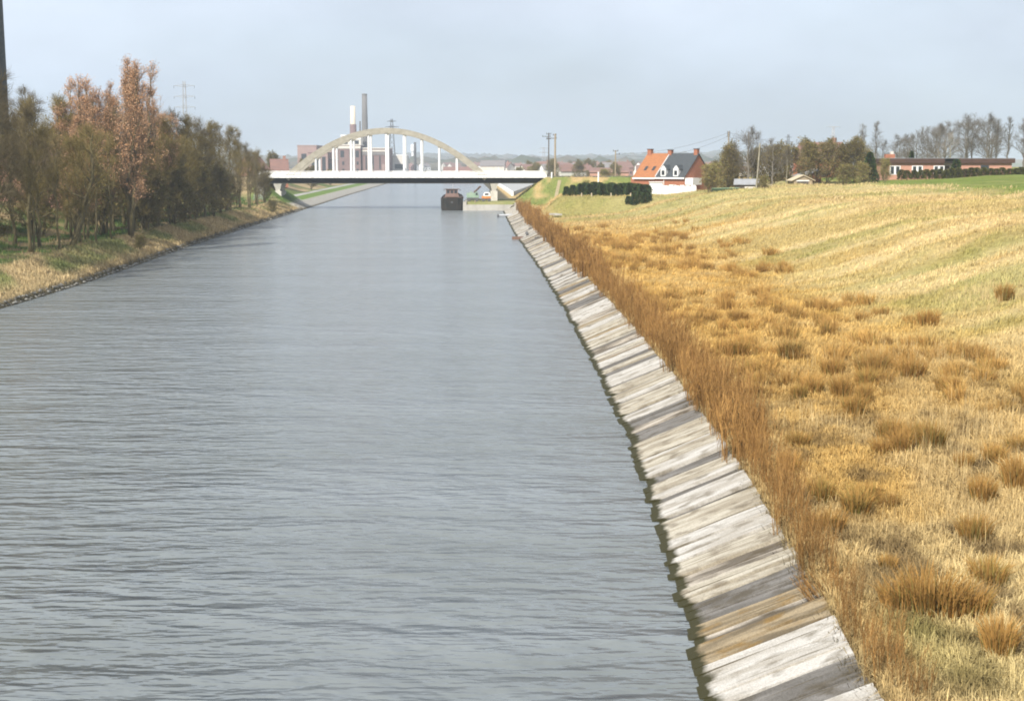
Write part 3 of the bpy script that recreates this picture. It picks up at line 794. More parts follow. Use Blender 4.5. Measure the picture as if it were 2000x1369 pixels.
def tree_meshes(seed, h, r0, clear, spread, elev, n1, n2, n3, ntw, twl, tww, bark, col_a, col_b, leaf=0, leaf_size=.15, leaf_col=None, lean=(0, 0), stems=1, up=.25, top_narrow=.35):
    rs = np.random.default_rng(seed)
    wood = MB()
    VV, FF, CC = [], [], []; base = [0]
    def emit(V, F, C):
        VV.append(V); FF.append(F + base[0]); CC.append(C); base[0] += len(V)
    fb, fd, fl = [], [], []          # level-3 starts
    fine = MB()
    for st in range(stems):
        a0 = rs.random() * 6.283
        pts = []; p = np.array((0, 0, -.3)) + (np.array((math.cos(a0), math.sin(a0), 0)) * .25 * (stems > 1))
        tip = np.array((lean[0] * h, lean[1] * h, h * rs.uniform(.85, 1))) + (np.array((math.cos(a0), math.sin(a0), 0)) * spread * .45 * (stems > 1))
        ns = 9
        for i in range(ns + 1):
            t = i / ns
            w = np.array((rs.normal(0, .011), rs.normal(0, .011), 0)) * h * (0 < i < ns)
            pts.append(p * (1 - t) + tip * t + w * (.6 if i < 3 else 1) + np.array((lean[0], lean[1], 0)) * h * .25 * math.sin(t * 3.14))
        rad = [r0 * (1.25 if i == 0 else 1) * (1 - .9 * i / ns) + .015 for i in range(ns + 1)]
        wood.tube(pts, rad, 7)
        ptsa = np.array(pts)
        for b in range(n1):
            t = clear + (1 - clear) * (b + rs.random()) / n1 * .97
            f = t * ns; i0 = min(int(f), ns - 1); q = ptsa[i0] + (ptsa[i0 + 1] - ptsa[i0]) * (f - i0)
            az = b * 2.4 + rs.normal(0, .5) + a0
            u = (t - clear) / (1 - clear)
            prof = (1 - u) * .75 + top_narrow * u + .35 * math.sin(min(1, u * 1.25) * 3.14)
            L = spread * prof * rs.uniform(.75, 1.2)
            e = elev + rs.normal(0, .12) + .45 * u
            d = np.array((math.cos(az) * math.cos(e), math.sin(az) * math.cos(e), math.sin(e)))
            bp = [q]; dd = d.copy()
            for sgm in range(5):
                dd = unit(dd + np.array((0, 0, up)) * .5 + rs.normal(0, .13, 3)); bp.append(bp[-1] + dd * L / 5)
            rb = max(.02, rad[i0] * .45)
            wood.tube(bp, [rb * (1 - .85 * k / 5) for k in range(6)], 4, cap=False)
            bpa = np.array(bp)
            for c in range(n2):
                t2 = .22 + .78 * (c + rs.random()) / n2 * .98
                f2 = t2 * 5; j = min(int(f2), 4); q2 = bpa[j] + (bpa[j + 1] - bpa[j]) * (f2 - j)
                dl = unit(bpa[j + 1] - bpa[j])
                ax = unit(np.cross(dl, rs.normal(0, 1, 3)))
                d2 = unit(rot_about(dl, ax, rs.uniform(.45, 1.0)) + np.array((0, 0, up)) * .5)
                L2 = L * rs.uniform(.3, .55) * (1.1 - .5 * t2) + .3
                q2b = q2 + d2 * L2 * .5; q2c = q2b + unit(d2 + np.array((0, 0, up * .6)) + rs.normal(0, .15, 3)) * L2 * .5
                r2 = max(.012, rb * .35)
                fine.tube([q2, q2b, q2c], [r2, r2 * .7, r2 * .3], 3, cap=False)
                for g in range(n3):
                    t3 = .15 + .85 * rs.random()
                    q3 = q2 + (q2b - q2) * (t3 * 2) if t3 < .5 else q2b + (q2c - q2b) * (t3 * 2 - 1)
                    ax = unit(np.cross(d2, rs.normal(0, 1, 3)))
                    fb.append(q3); fd.append(unit(rot_about(d2, ax, rs.uniform(.4, .95)) + np.array((0, 0, up * .7)))); fl.append(L2 * rs.uniform(.35, .7) + .2)
    wv = np.array(fine.v); wf = []
    for q in fine.f: wf += [(q[0], q[1], q[2]), (q[0], q[2], q[3])]
    emit(wv, np.array(wf), np.zeros((len(wv), 3)) + np.array(col_a))
    def twigs(Bp, D, L, W, col):
        n = len(Bp)
        s1 = np.cross(D, rs.normal(0, 1, (n, 3))); s1 /= np.linalg.norm(s1, axis=1)[:, None] + 1e-9
        s2 = np.cross(D, s1)
        T = Bp + D * L[:, None]
        V = np.stack([Bp - s1 * W, Bp + s1 * W, T, Bp - s2 * W, Bp + s2 * W, T + s1 * .001], 1).reshape(-1, 3)
        F = (np.arange(n)[:, None, None] * 6 + np.array([[0, 1, 2], [3, 4, 5]])[None]).reshape(-1, 3)
        emit(V, F, np.repeat(col, 6, 0))
    fb = np.array(fb); fd = np.array(fd); fl = np.array(fl); n = len(fb)
    ca, cb = np.array(col_a), np.array(col_b)
    twigs(fb, fd, fl, tww * .8, lerp(np.zeros((n, 3)) + ca, cb, rs.random(n)))
    k = np.repeat(np.arange(n), ntw); m = len(k)
    tt = .2 + .8 * rs.random(m)
    B2 = fb[k] + fd[k] * (fl[k] * tt)[:, None]
    D2 = fd[k] + rs.normal(0, .5, (m, 3)); D2[:, 2] += up * .6; D2 /= np.linalg.norm(D2, axis=1)[:, None]
    L2 = twl * (.5 + rs.random(m))
    twigs(B2, D2, L2, tww * .5, lerp(np.zeros((m, 3)) + ca, cb, rs.random(m)))
    if leaf:
        kk = rs.integers(0, m, leaf); ps = B2[kk] + D2[kk] * (L2[kk] * rs.random(leaf))[:, None] + rs.normal(0, .05, (leaf, 3))
        u = rs.normal(0, 1, (leaf, 3)); u /= np.linalg.norm(u, axis=1)[:, None]
        w = np.cross(u, rs.normal(0, 1, (leaf, 3))); w /= np.linalg.norm(w, axis=1)[:, None]
        s = leaf_size * (.5 + rs.random(leaf))[:, None]
        V = np.stack([ps - u * s, ps + w * s * .6, ps + u * s, ps - w * s * .6], 1).reshape(-1, 3)
        F = (np.arange(leaf)[:, None, None] * 4 + np.array([[0, 1, 2], [0, 2, 3]])[None]).reshape(-1, 3)
        lc = np.array(leaf_col)[rs.integers(0, len(leaf_col), leaf)] * (.75 + .5 * rs.random((leaf, 1)))
        emit(V, F, np.repeat(lc, 4, 0))
    V = np.concatenate(VV); F = np.concatenate(FF); C = np.concatenate(CC)
    return wood.mesh('trunk', bark, smooth=True), tri_mesh('crown', V, F, M['twig'], C)

OLV = ((.15, .118, .04), (.29, .225, .085))
DRK = ((.105, .086, .045), (.23, .185, .105))
GRY = ((.11, .095, .072), (.19, .165, .13))
T_DARK = [tree_meshes(101 + i, 13.5, .17, .22, 3.5, .5, 15, 8, 6, 6, .6, .016, M['bark'], *DRK, up=.3) for i in range(3)]
T_OLIVE = [tree_meshes(111 + i, 11.0, .14, .12, 3.3, .55, 15, 8, 6, 7, .55, .018, M['bark'], *OLV, leaf=500, leaf_size=.06, leaf_col=[(.14, .115, .035), (.11, .10, .025)], up=.25) for i in range(3)]
T_POP = [tree_meshes(121 + i, 17.5, .17, .16, 3.1, .95, 15, 7, 5, 4, .5, .013, M['bark'], (.19, .135, .085), (.30, .215, .14), leaf=13000, leaf_size=.052,
                     leaf_col=[(.54, .30, .16), (.47, .245, .115), (.58, .37, .22)], up=.5, top_narrow=.32, stems=3) for i in range(2)]
T_SLIM = [tree_meshes(131 + i, 8.5, .075, .45, 1.5, .7, 8, 5, 4, 5, .5, .014, M['bark'], *OLV, up=.4) for i in range(2)]
T_BIG = [tree_meshes(141 + i, 12.0, .26, .25, 4.6, .35, 16, 7, 5, 4, .6, .02, M['bark_grey'], *GRY, up=.22) for i in range(2)]
T_TALL = [tree_meshes(151 + i, 12.5, .2, .25, 2.1, .8, 15, 6, 4, 4, .5, .02, M['bark_grey'], *GRY, up=.45) for i in range(2)]
T_BUSH = [tree_meshes(161 + i, 4.4, .05, .05, 2.0, .6, 9, 6, 5, 4, .45, .018, M['bark'], (.19, .145, .07), (.30, .235, .115), leaf=2600, leaf_size=.10,
                      leaf_col=[(.19, .17, .05), (.15, .16, .04), (.24, .19, .07)], up=.3, stems=4) for i in range(2)]
T_THICK = [tree_meshes(171 + i, 6.2, .08, .06, 2.6, .5, 11, 6, 5, 5, .5, .02, M['bark'], (.14, .11, .05), (.23, .18, .085), leaf=2400, leaf_size=.11,
                       leaf_col=[(.17, .145, .05), (.13, .125, .04), (.21, .16, .06)], up=.3, stems=3) for i in range(2)]
T_LEAN = tree_meshes(181, 11.5, .30, .3, 3.4, .5, 14, 7, 5, 4, .6, .016, M['bark'], *OLV, lean=(.20, .06), up=.3)
T_BIRCH = tree_meshes(191, 9.0, .10, .55, 1.7, .6, 10, 6, 4, 4, .5, .02, M['bark_pale'], *GRY, up=.35)
T_PALE = tree_meshes(192, 8.5, .17, .5, 2.6, .4, 11, 6, 4, 3, .5, .02, M['bark_pale'], (.26, .23, .18), (.34, .30, .24), up=.2)

def plant(name, meshes, x, y, s, label, cat, group=None, sz=None, rz=None, z=None):
    root = empty(name, (x, y, float(terrain(x, y)) - .05 if z is None else z), random.uniform(0, 6.28) if rz is None else rz)
    root.scale = (s, s, s if sz is None else sz)
    link('trunk', meshes[0], root); link('crown', meshes[1], root)
    return tag(root, label, cat, group)

GB = 'trees in the belt along the left bank'
def belt(l, y): return float(LW(y)) - l, y
# front row, then the rows behind it
for k, (l, y, kind, s) in enumerate([
        (6.2, 112, 'd', 1.0), (7.0, 118, 'd', 1.08), (5.0, 122, 's', 1.2), (6.6, 126, 'd', 1.0), (5.4, 131, 's', 1.3), (7.6, 133, 'o', 1.1), (5.0, 145, 's', 1.3), (4.6, 150, 's', 1.3), (6.0, 142, 'o', 1.0),
        (9.5, 115, 'd', 1.12), (10.5, 124, 'd', 1.12), (10.0, 133, 'd', 1.05), (11.0, 142, 'o', 1.25), (7.5, 165, 'o', 1.15), (5.2, 164, 'o', 1.0), (9.0, 170, 'd', 1.02), (5.4, 172, 'o', 1.1), (5.2, 180, 'o', 1.12),
        (8.8, 182, 'o', 1.28), (5.4, 188, 'o', 1.12), (5.0, 196, 'o', 1.1), (8.6, 197, 'd', 1.02), (5.6, 204, 'o', 1.2), (5.0, 212, 'd', 1.05), (8.8, 212, 'd', 1.15), (5.2, 220, 'o', 1.2), (8.8, 224, 'd', 1.08), (5.2, 229, 'd', 1.0),
        (5.0, 237, 'o', 1.15), (8.5, 241, 'd', 1.02), (4.4, 245, 's', 1.3), (5.4, 250, 'd', .96), (4.2, 255, 's', 1.3), (5.2, 260, 'd', .88), (4.4, 266, 's', 1.2), (8.2, 266, 'd', .86), (5.4, 272, 'd', .74), (6.4, 278, 'd', .72), (5.2, 281, 'o', .72), (8.4, 284, 'd', .8), (6.0, 288, 'b', .85), (8.0, 291, 'o', .7),
        (14, 118, 'd', 1.1), (14, 128, 'd', 1.1), (14.5, 138, 'd', 1.08), (13, 150, 'd', 1.1), (12.5, 162, 'o', 1.3), (13.5, 176, 'd', 1.1), (13, 190, 'o', 1.35), (13.5, 205, 'd', 1.1), (13, 222, 'd', 1.1), (13, 240, 'd', 1.0), (13, 258, 'd', .9),
        (19, 124, 'd', 1.05), (19, 145, 'd', 1.05), (19, 170, 'd', 1.05), (18, 200, 'd', 1.05), (18, 234, 'd', 1.0),
        (4.6, 168, 'b', 1.0), (4.4, 176, 'b', 1.0), (4.6, 185, 'b', 1.05), (4.4, 193, 'b', 1.0), (4.6, 201, 'b', 1.05), (4.6, 209, 'b', 1.0), (4.6, 217, 'b', 1.05), (4.6, 226, 'b', 1.0), (5.0, 234, 'b', .9),
        (7.5, 158, 'b', 1.2), (8, 175, 'b', 1.3), (8, 191, 'b', 1.35), (8.5, 208, 'b', 1.3), (8.5, 226, 'b', 1.3), (9, 246, 'b', 1.1), (11, 128, 'b', .9), (12, 150, 'b', 1.1)]):
    x, y = belt(l, y)
    src, lab, cat, nm = {'d': (T_DARK, 'bare dark branched tree in the left bank belt', 'tree', 'bare_tree'),
                         'o': (T_OLIVE, 'dense olive brown budding tree in the left bank belt', 'tree', 'budding_tree'),
                         's': (T_SLIM, 'slender bare stem near the water side of the left bank belt', 'tree', 'young_tree'),
                         'b': (T_THICK, 'dark brown thicket under the left bank trees', 'shrub', 'thicket')}[kind]
    ll_ = float(LW(y)) - x
    where = ('by the dark chimney' if y < 130 else 'around the leaning trunk' if y < 148 else 'below the rusty poplars' if y < 185 else 'right of the poplars' if y < 215 else 'in its dark part' if y < 245 else 'nearest the bridge')
    row_ = 'front row' if ll_ < 6.4 else 'second row' if ll_ < 10.8 else 'back rows'
    lab = lab.replace(' in the left bank belt', '').replace(' near the water side of the left bank belt', '').replace(' under the left bank trees', '') + ' of the left bank belt, %s, %s' % (row_, where)
    plant(nm, src[k % len(src)], x, y, s * random.uniform(.94, 1.06), lab, cat, GB if cat == 'tree' else 'thickets under the left bank trees')
x, y = belt(5.6, 136.5); plant('leaning_tree', T_LEAN, x, y, 1.0, 'thick mossy trunk leaning right at the front of the left belt', 'tree', rz=R(0))
for k, (l, y, s, lab) in enumerate([(4.2, 157, 1.15, 'tallest poplar with rusty buds above the left belt'), (5.4, 172, 1.14, 'rusty budded poplar just right of the tallest poplar'),
                                    (7.6, 160, .98, 'rusty budded poplar just left of the tallest poplar'), (8.6, 150, .80, 'rusty poplar at the left end of the poplar group'),
                                    (5.2, 188, .88, 'short rusty poplar at the right end of the poplar group'), (9.0, 178, .98, 'rusty poplar behind and right of the tallest poplar'), (11.5, 168, 1.05, 'rusty poplar in the back row directly behind the tallest one'),
                                    (6.8, 148, .66, 'lowest rusty poplar, beside the leaning trunk'), (12.0, 164, .86, 'rusty poplar in the back row left of the tallest one'), (7.2, 181, .95, 'rusty poplar between the two right hand ones')]):
    x, y = belt(l, y); plant('poplar_tree', T_POP[k % 2], x, y, s, lab, 'tree', 'rusty poplars on the left bank')
# bushes at the water's edge on the left
for k, (l, y, s, lab) in enumerate([(1.6, 150, .33, 'brown bush overhanging the water on the left bank'), (1.4, 264, .5, 'olive bush at the waterline near the left end of the bridge'), (4.2, 107, .25, 'small green bush on the grassy slope at far left')]):
    x, y = belt(l, y); plant('bank_bush', T_BUSH[k % 2], x, y, s, lab, 'shrub')

# right bank trees and bushes
for k, (x, y, s, sz, src, lab) in enumerate([
        (32.6, 236, .85, .95, T_BUSH, 'large olive bush in front of the brick gable'), (34.6, 243, .85, .95, T_BUSH, 'olive bush behind the large bush by the gable'),
        (37.0, 246, 1.0, 1.1, T_THICK, 'brown bush between the gable and the tarred shed'), (39.6, 264, .75, .8, T_THICK, 'bush close to the back corner of the brick gable'),
        (50.5, 240, .95, 1.0, T_THICK, 'olive bush just right of the white gabled shed'), (53.2, 243, 1.15, 1.05, T_THICK, 'tallest bush of the olive thicket left of the bungalow'),
        (56.0, 241, 1.05, 1.0, T_THICK, 'olive bush in the middle of the thicket left of the bungalow'), (58.4, 244, .95, 1.05, T_THICK, 'olive bush nearest the bungalow'),
        (54.6, 235, .8, .7, T_BUSH, 'low yellowish bush in front of the thicket'), (57.4, 234, .7, .75, T_BUSH, 'low brown bush in front of the dark conifer'),
        (60.6, 233, .5, .85, T_BUSH, 'upright brown shrub at the left end of the clipped hedge'), (44.5, 248, 1.1, .95, T_THICK, 'dark bush behind the sheds'), (48.5, 250, 1.05, .95, T_THICK, 'dark bush behind the white gabled shed'),
        (40.5, 232, .55, .45, T_BUSH, 'low olive bush at the brow of the slope before the tarred shed'), (38.2, 252, .9, .95, T_THICK, 'brown bare bush behind the tarred shed, left one'), (42.6, 254, 1.05, 1.0, T_THICK, 'brown bare bush filling the gap between the two sheds'), (46.4, 255, 1.0, 1.05, T_THICK, 'brown bare bush left of the brick outhouse'),
        (35.6, 251, .75, .7, T_THICK, 'low brown bush beside the green netting fence'), (53.0, 256, 1.05, 1.1, T_THICK, 'brown bush in the back of the thicket left of the bungalow'), (40.6, 259, .95, 1.1, T_THICK, 'brown bush behind the leaning pale pole'), (60.8, 247, .8, .8, T_THICK, 'brown bush against the left end wall of the bungalow'),
        (13.0, 252, .45, .5, T_BUSH, 'small bush left of the evergreen hedge')]):
    plant('garden_bush', src[k % 2], x, y, s, lab, 'shrub', 'bushes round the right bank gardens', sz=sz)
for k, (x, y, s, src, lab, g) in enumerate([
        (40.2, 244, .80, T_BIG, 'bare garden tree left of the leaning pale pole', None), (44.0, 242, .66, T_BIG, 'round bare garden tree right of the leaning pale pole', None),
        (42.0, 250, .72, T_BIG, 'bare tree in the gap behind the two sheds', None),
        (70.2, 288, .86, T_TALL, 'left one of two slim poplars behind the dark conifer', None), (73.4, 290, .90, T_TALL, 'right one of two slim poplars behind the dark conifer', None)]):
    plant('bare_tree', src[k % 2], x, y, s, lab, 'tree', g)
for k, (x, y, s, src) in enumerate([(77.5, 280, .60, T_BIG), (80.0, 284, .72, T_BIG), (83.0, 279, .74, T_BIG), (86.0, 285, .86, T_BIG), (88.5, 280, .82, T_BIG), (91.0, 287, .96, T_BIG),
                                    (93.0, 281, .88, T_BIG), (95.5, 283, .86, T_TALL), (98.5, 285, .90, T_TALL), (101.0, 283, .88, T_TALL), (75.0, 281, .5, T_BIG), (103.5, 290, .85, T_BIG), (97.0, 292, .8, T_BIG), (84.5, 292, .8, T_BIG), (79, 293, .62, T_BIG), (82, 298, .7, T_BIG), (87.5, 296, .78, T_BIG), (90, 299, .8, T_BIG), (94.5, 295, .82, T_BIG), (99.5, 298, .85, T_BIG), (76.5, 296, .55, T_BIG), (101.5, 277, .6, T_BIG), (92, 275, .55, T_BIG)]):
    plant('bare_tree', src[k % 2], x, y, s, ('slim upright' if src is T_TALL else 'small' if s < .65 else 'spreading' if s < .8 else 'tall spreading') + ' bare grey tree behind the ' + ('left end' if x < 80 else 'middle' if x < 90 else 'right end') + ' of the bungalow', 'tree', 'bare trees behind the bungalow')
plant('pale_tree', T_PALE, 83.3, 273, .86, 'pale white trunked bare tree behind the middle of the bungalow', 'tree')
plant('pale_tree', T_BIRCH, 45.8, 239, .62, 'pale slanting birch trunk left of the white gabled shed', 'tree')

# ---------------------------------------------------------------- evergreens
def conifer_meshes(seed, h, r, n=2600, pw=.8, cols=((.026, .048, .015), (.062, .095, .027))):
    rs = np.random.default_rng(seed)
    t = rs.random(n) ** .8; a = rs.random(n) * 6.283
    lump = 1 + .22 * np.sin(a * 3 + t * 9 + seed) + rs.normal(0, .08, n)
    rad = r * (1 - t) ** pw * lump * np.sqrt(.35 + .65 * rs.random(n))
    ps = np.stack([np.cos(a) * rad, np.sin(a) * rad, .05 * h + .95 * h * t], 1)
    d = np.stack([np.cos(a), np.sin(a), -.1 + .8 * rs.random(n)], 1) + rs.normal(0, .3, (n, 3)); d /= np.linalg.norm(d, axis=1)[:, None]
    s = np.cross(d, rs.normal(0, 1, (n, 3))); s /= np.linalg.norm(s, axis=1)[:, None]
    L = (.16 + .2 * rs.random(n))[:, None] * (h / 4) ** .4
    V = np.stack([ps - s * L * .45, ps + s * L * .45, ps + d * L], 1).reshape(-1, 3)
    c = lerp(np.zeros((n, 3)) + np.array(cols[0]), np.array(cols[1]), rs.random(n))
    F = np.arange(n * 3).reshape(-1, 3)
    tr = MB().tube([(0, 0, -.3), (0, 0, h * .8)], [r * .12, .02], 6).mesh('trunk', M['bark'])
    return tr, tri_mesh('crown', V, F, M['leaf'], np.repeat(c, 3, 0))
CON = [conifer_meshes(1, 2.7, .95, 2200, .22), conifer_meshes(2, 2.75, 1.0, 2200, .25)]
CLIP = [conifer_meshes(5 + i, 1.9, .82, 1400, .30, ((.05, .058, .015), (.115, .11, .028))) for i in range(3)]
BIGC = conifer_meshes(9, 5.2, 1.35, 3200, .6)
# dark evergreen hedge: a row of conifers grown together
for k in range(16):
    t = k / 15
    x = 11.9 + 11.3 * t; y = 246.5 + .8 * math.sin(k * 2.1)
    plant('hedge_conifer', CON[k % 2], x, y, random.uniform(.88, .98), 'dark green conifer grown into the hedge left of the white garden wall', 'conifer', 'hedge conifers by the white wall', sz=random.uniform(.74, .86), z=4.35 - .25 * t)
for k, (x, y, s) in enumerate([(19.4, 238.5, .52), (20.3, 238, .62), (21.3, 238.4, .68), (22.2, 238.2, .62), (22.9, 238.8, .48)]):
    plant('hedge_conifer', CON[k % 2], x, y, s, 'small dark conifer in the clump on the slope before the hedge', 'conifer', 'small conifers on the slope', z=float(terrain(x, y)) - .1)
for k, (x, s) in enumerate([(9.4, .62), (10.5, .70)]):
    plant('hedge_conifer', CON[k % 2], x, 247, s, ('young conifer standing alone at the far left of the hedge', 'young conifer standing between the lone one and the hedge')[k], 'conifer', z=4.2)
for k in range(27):
    x = 66.2 + k * 1.08; y = 243.6 + .35 * math.sin(k * 1.7) + .01 * k
    plant('clipped_conifer', CLIP[k % 3], x, y, random.uniform(.8, .98), 'rounded olive conifer in the clipped row before the bungalow', 'conifer', 'clipped conifers before the bungalow', z=7.0 + .016 * k + .1)
plant('conifer_tree', BIGC, 59.4, 238, 1.0, 'tall dark conifer at the left end of the bungalow', 'conifer')
plant('conifer_tree', conifer_meshes(12, 3.0, .9, 1600, .35), 76.4, 246.6, 1.0, 'ivy green bush climbing the bungalow front by its door', 'shrub', sz=1.12)
plant('conifer_tree', conifer_meshes(13, 4.6, .7, 1600, .7), 73.0, 262, 1.0, 'slim green conifer rising behind the bungalow roof', 'conifer', z=7.4)

# ---------------------------------------------------------------- arch bridge
BR = R(2.46)
bridge = empty('arch_bridge', (-27.3, 314.5, 0), BR)
tag(bridge, 'white concrete tied arch road bridge spanning the canal', 'bridge')
HW = 5.6
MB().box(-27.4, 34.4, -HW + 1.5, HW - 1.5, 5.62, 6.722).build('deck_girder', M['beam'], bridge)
MB().box(-27.6, 34.6, -HW + 1.7, HW - 1.7, 5.47, 5.618).build('soffit_slab', M['arch'], bridge)
MB().box(-27.6, 34.6, -HW, HW, 6.725, 6.93).build('deck_slab', M['white_dirty'], bridge)
MB().box(-27.6, 34.6, -HW + 1.9, HW - 1.9, 6.934, 6.99).build('roadway', M['asphalt'], bridge)
for sgn in (-1, 1):
    y0 = sgn * HW
    MB().box(-27.6, 34.6, min(y0, y0 - sgn * .22), max(y0, y0 - sgn * .22), 6.935, 7.3).build('kerb_beam', M['white'], bridge)
    me = MB().box(-.52, .52, -.05, .05, 7.42, 7.90).mesh('railing_panel', M['white_dirty'])
    for k in range(47):
        link('railing_panel', me, bridge, (-26.9 + k * 1.32, y0 - sgn * .12, 0))
    pm = MB().box(-.06, .06, -.07, .07, 7.302, 8.04).mesh('railing_post', M['white'])
    for k in range(48): link('railing_post', pm, bridge, (-27.56 + k * 1.32, y0 - sgn * .12, 0))
    rail = MB()
    rail.box(-27.6, 34.6, y0 - sgn * .12 - .06, y0 - sgn * .12 + .06, 8.045, 8.15)
    rail.build('handrail', M['white_dirty'], bridge)
    # arch rib
    pts_o, pts_i = [], []
    n = 48
    for i in range(n + 1):
        u = -1 + 2 * i / n
        xx = 21.6 * u
        zc = 6.6 + 10.25 * (1 - u * u)
        tang = math.atan2(-2 * 10.25 * u / 21.6, 1)
        th = .55 + .13 * u * u
        pts_o.append((xx - math.sin(tang) * th, zc + math.cos(tang) * th)); pts_i.append((xx + math.sin(tang) * th, zc - math.cos(tang) * th))
    mb = MB(); ya = y0 - sgn * .62; yb = y0 - sgn * 1.42
    for i in range(n):
        q = [pts_i[i], pts_i[i + 1], pts_o[i + 1], pts_o[i]]
        mb.add([(a, ya, b) for a, b in q] + [(a, yb, b) for a, b in q], [(0, 1, 5, 4), (2, 3, 7, 6), (0, 3, 2, 1), (4, 5, 6, 7)] + ([(0, 4, 7, 3)] if i == 0 else []) + ([(1, 2, 6, 5)] if i == n - 1 else []))
    mb.build('arch_rib', M['arch'], bridge)
    for k in range(11):
        xx = -19.0 + 3.8 * k
        u = xx / 21.6; zt = 6.6 + 10.25 * (1 - u * u) - .62 / math.cos(math.atan(2 * 10.25 * u / 21.6))
        ym = (ya + yb) / 2
        if zt > 7.4:
            MB().tube([(xx, ym, 6.93), (xx, ym, zt)], .24, 8).build('hanger', M['white'], bridge)
            MB().box(xx - .34, xx + .34, ym - .36, ym + .36, zt - .05, zt + .18).build('hanger_socket', M['arch'], bridge)
for xx, g in ((-23.5, 1.2), (23.2, 1.0)):
    mb = MB()
    mb.box(xx - .75, xx + .75, -4.6, 4.6, .2, 3.9)
    mb.hexa([(xx - .42, -4.3, 3.9), (xx + .42, -4.3, 3.9), (xx + .42, 4.3, 3.9), (xx - .42, 4.3, 3.9)], [(xx - .85, -4.8, 5.47), (xx + .85, -4.8, 5.47), (xx + .85, 4.8, 5.47), (xx - .85, 4.8, 5.47)])
    mb.build('pier', M['pier'], bridge)
for x0, x1 in ((-28.6, -27.6), (34.6, 35.6)):
    MB().box(x0, x1, -HW, HW, 3.5, 6.9).build('abutment', M['pier'], bridge)
mb = MB().tube([(24.2, -HW + .5, 6.93), (24.2, -HW + .5, 9.0)], .09, 6).build('marker_post', M['white'], bridge)
# approach roads
mb = MB()
for xa, xb in ((7.6, 160), (-230, -56.2)):
    ys0 = 314.5 + (xa + 27.3) * .043; ys1 = 314.5 + (xb + 27.3) * .043
    z = DECK_Z + .06
    mb.hexa([(xa, ys0 - 3.6, z - .5), (xb, ys1 - 3.6, z - .5), (xb, ys1 + 3.6, z - .5), (xa, ys0 + 3.6, z - .5)], [(xa, ys0 - 3.6, z), (xb, ys1 - 3.6, z), (xb, ys1 + 3.6, z), (xa, ys0 + 3.6, z)])
tag(mb.build('road', M['asphalt']), kind='structure')
# roadside bollards on the embankment
for k, (x, y, z0, h, lab) in enumerate([(8.6, 310.0, 6.8, 1.0, 'short white post on the road edge right of the bridge end'), (18.3, 303.5, 5.6, 2.3, 'white post sticking up behind the evergreen hedge')]):
    mb = MB().tube([(0, 0, -.6), (0, 0, h)], .16, 7).tube([(0, 0, h), (0, 0, h + .12)], [.19, .1], 7)
    tag(mb.build('marker_post', M['white'], None, (x, y, z0)), lab, 'post')

# ---------------------------------------------------------------- quay with moored barge and machines
qx0, qx1 = -10.3, 1.6
q = empty('quay', (-4, 300, 0))
tag(q, 'pale concrete quay jutting into the canal in front of the bridge', 'quay')
MB().box(qx0 + 4, qx1 + 4, -.1, .7, -1.5, 1.22).build('quay_wall', M['quay'], q)
MB().box(qx0 + 4, qx0 + 4.7, .702, 27, -1.5, 1.85).build('side_wall', M['quay'], q)
mb = MB(); mb.prism([(.702, -1.5), (27, -1.5), (27, 1.75), (4.5, 1.75), (.702, 1.16)], 'x', qx0 + 4.702, qx1 + 5.5)
mb.build('grass_top', mat('quay_turf', (.17, .19, .05), 1, (.27, .24, .10), .5), q)
MB().box(qx0 + 4.0, qx1 + 5.5, 27.002, 27.6, -1.5, 1.85).build('rear_wall', M['quay'], q)

bg = empty('barge', (-12.6, 299.6, 0), R(2))
tag(bg, 'black steel canal barge moored stern on at the quay', 'barge')
n = 12
rings = []
for i, (yy, hw, sheer) in enumerate([(0, 1.25, 2.75), (.5, 1.95, 2.62), (1.4, 2.28, 2.5), (3.2, 2.35, 2.4), (8, 2.35, 2.3), (28, 2.35, 2.3), (34, 2.2, 2.5), (37, 1.3, 2.9), (38.2, .25, 3.1)]):
    ring = []
    for k, (fx, fz) in enumerate(((-1, 1), (-1, .55), (-.98, .12), (-.8, -.1), (.8, -.1), (.98, .12), (1, .55), (1, 1))):
        ring.append((hw * fx, yy + (0.25 * (1 - fz) if i == 0 else 0), sheer * fz if fz > 0 else -.6))
    rings.append(ring)
v = [p for r_ in rings for p in r_]; f = []
for i in range(len(rings) - 1):
    for k in range(7):
        f.append((i * 8 + k, i * 8 + k + 1, (i + 1) * 8 + k + 1, (i + 1) * 8 + k))
f.append(tuple(range(8))); f.append(tuple((len(rings) - 1) * 8 + k for k in range(8)))
MB().add(v, f).build('hull', M['hull'], bg)
mb = MB()
mb.prism([(-1.9, .6), (1.9, .6), (2.25, 3), (2.25, 36), (.8, 37.4), (-.8, 37.4), (-2.25, 36), (-2.25, 3)], 'z', 2.05, 2.2); mb.build('deck', M['hull_rust'], bg)
MB().tube([(0, -.12, 1.75), (0, .4, 1.75)], .22, 8).build('hawse_hole', M['steel_dark'], bg)
MB().tube([(-1.25, .02, 2.8), (-.6, -.12, 2.86), (.6, -.12, 2.86), (1.25, .02, 2.8)], .07, 6).build('rubbing_rail', M['hull_rust'], bg)
for sx in (-1, 1):
    MB().tube([(sx * 2.33, 1.4, 2.5), (sx * 2.38, 8, 2.32), (sx * 2.38, 28, 2.32)], .08, 5).build('gunwale', M['hull_rust'], bg)
MB().box(-1.45, 1.45, 2.4, 4.9, 2.2, 3.3).build('cabin', M['wheelhouse'], bg)
wh = MB().box(-1.25, 1.25, 2.7, 4.6, 3.3, 4.35).build('wheelhouse', M['wheelhouse'], bg)
for xx in (-.8, 0, .8):
    MB().box(xx - .28, xx + .28, 2.68, 2.72, 3.55, 4.15).build('window', M['glass'], wh)
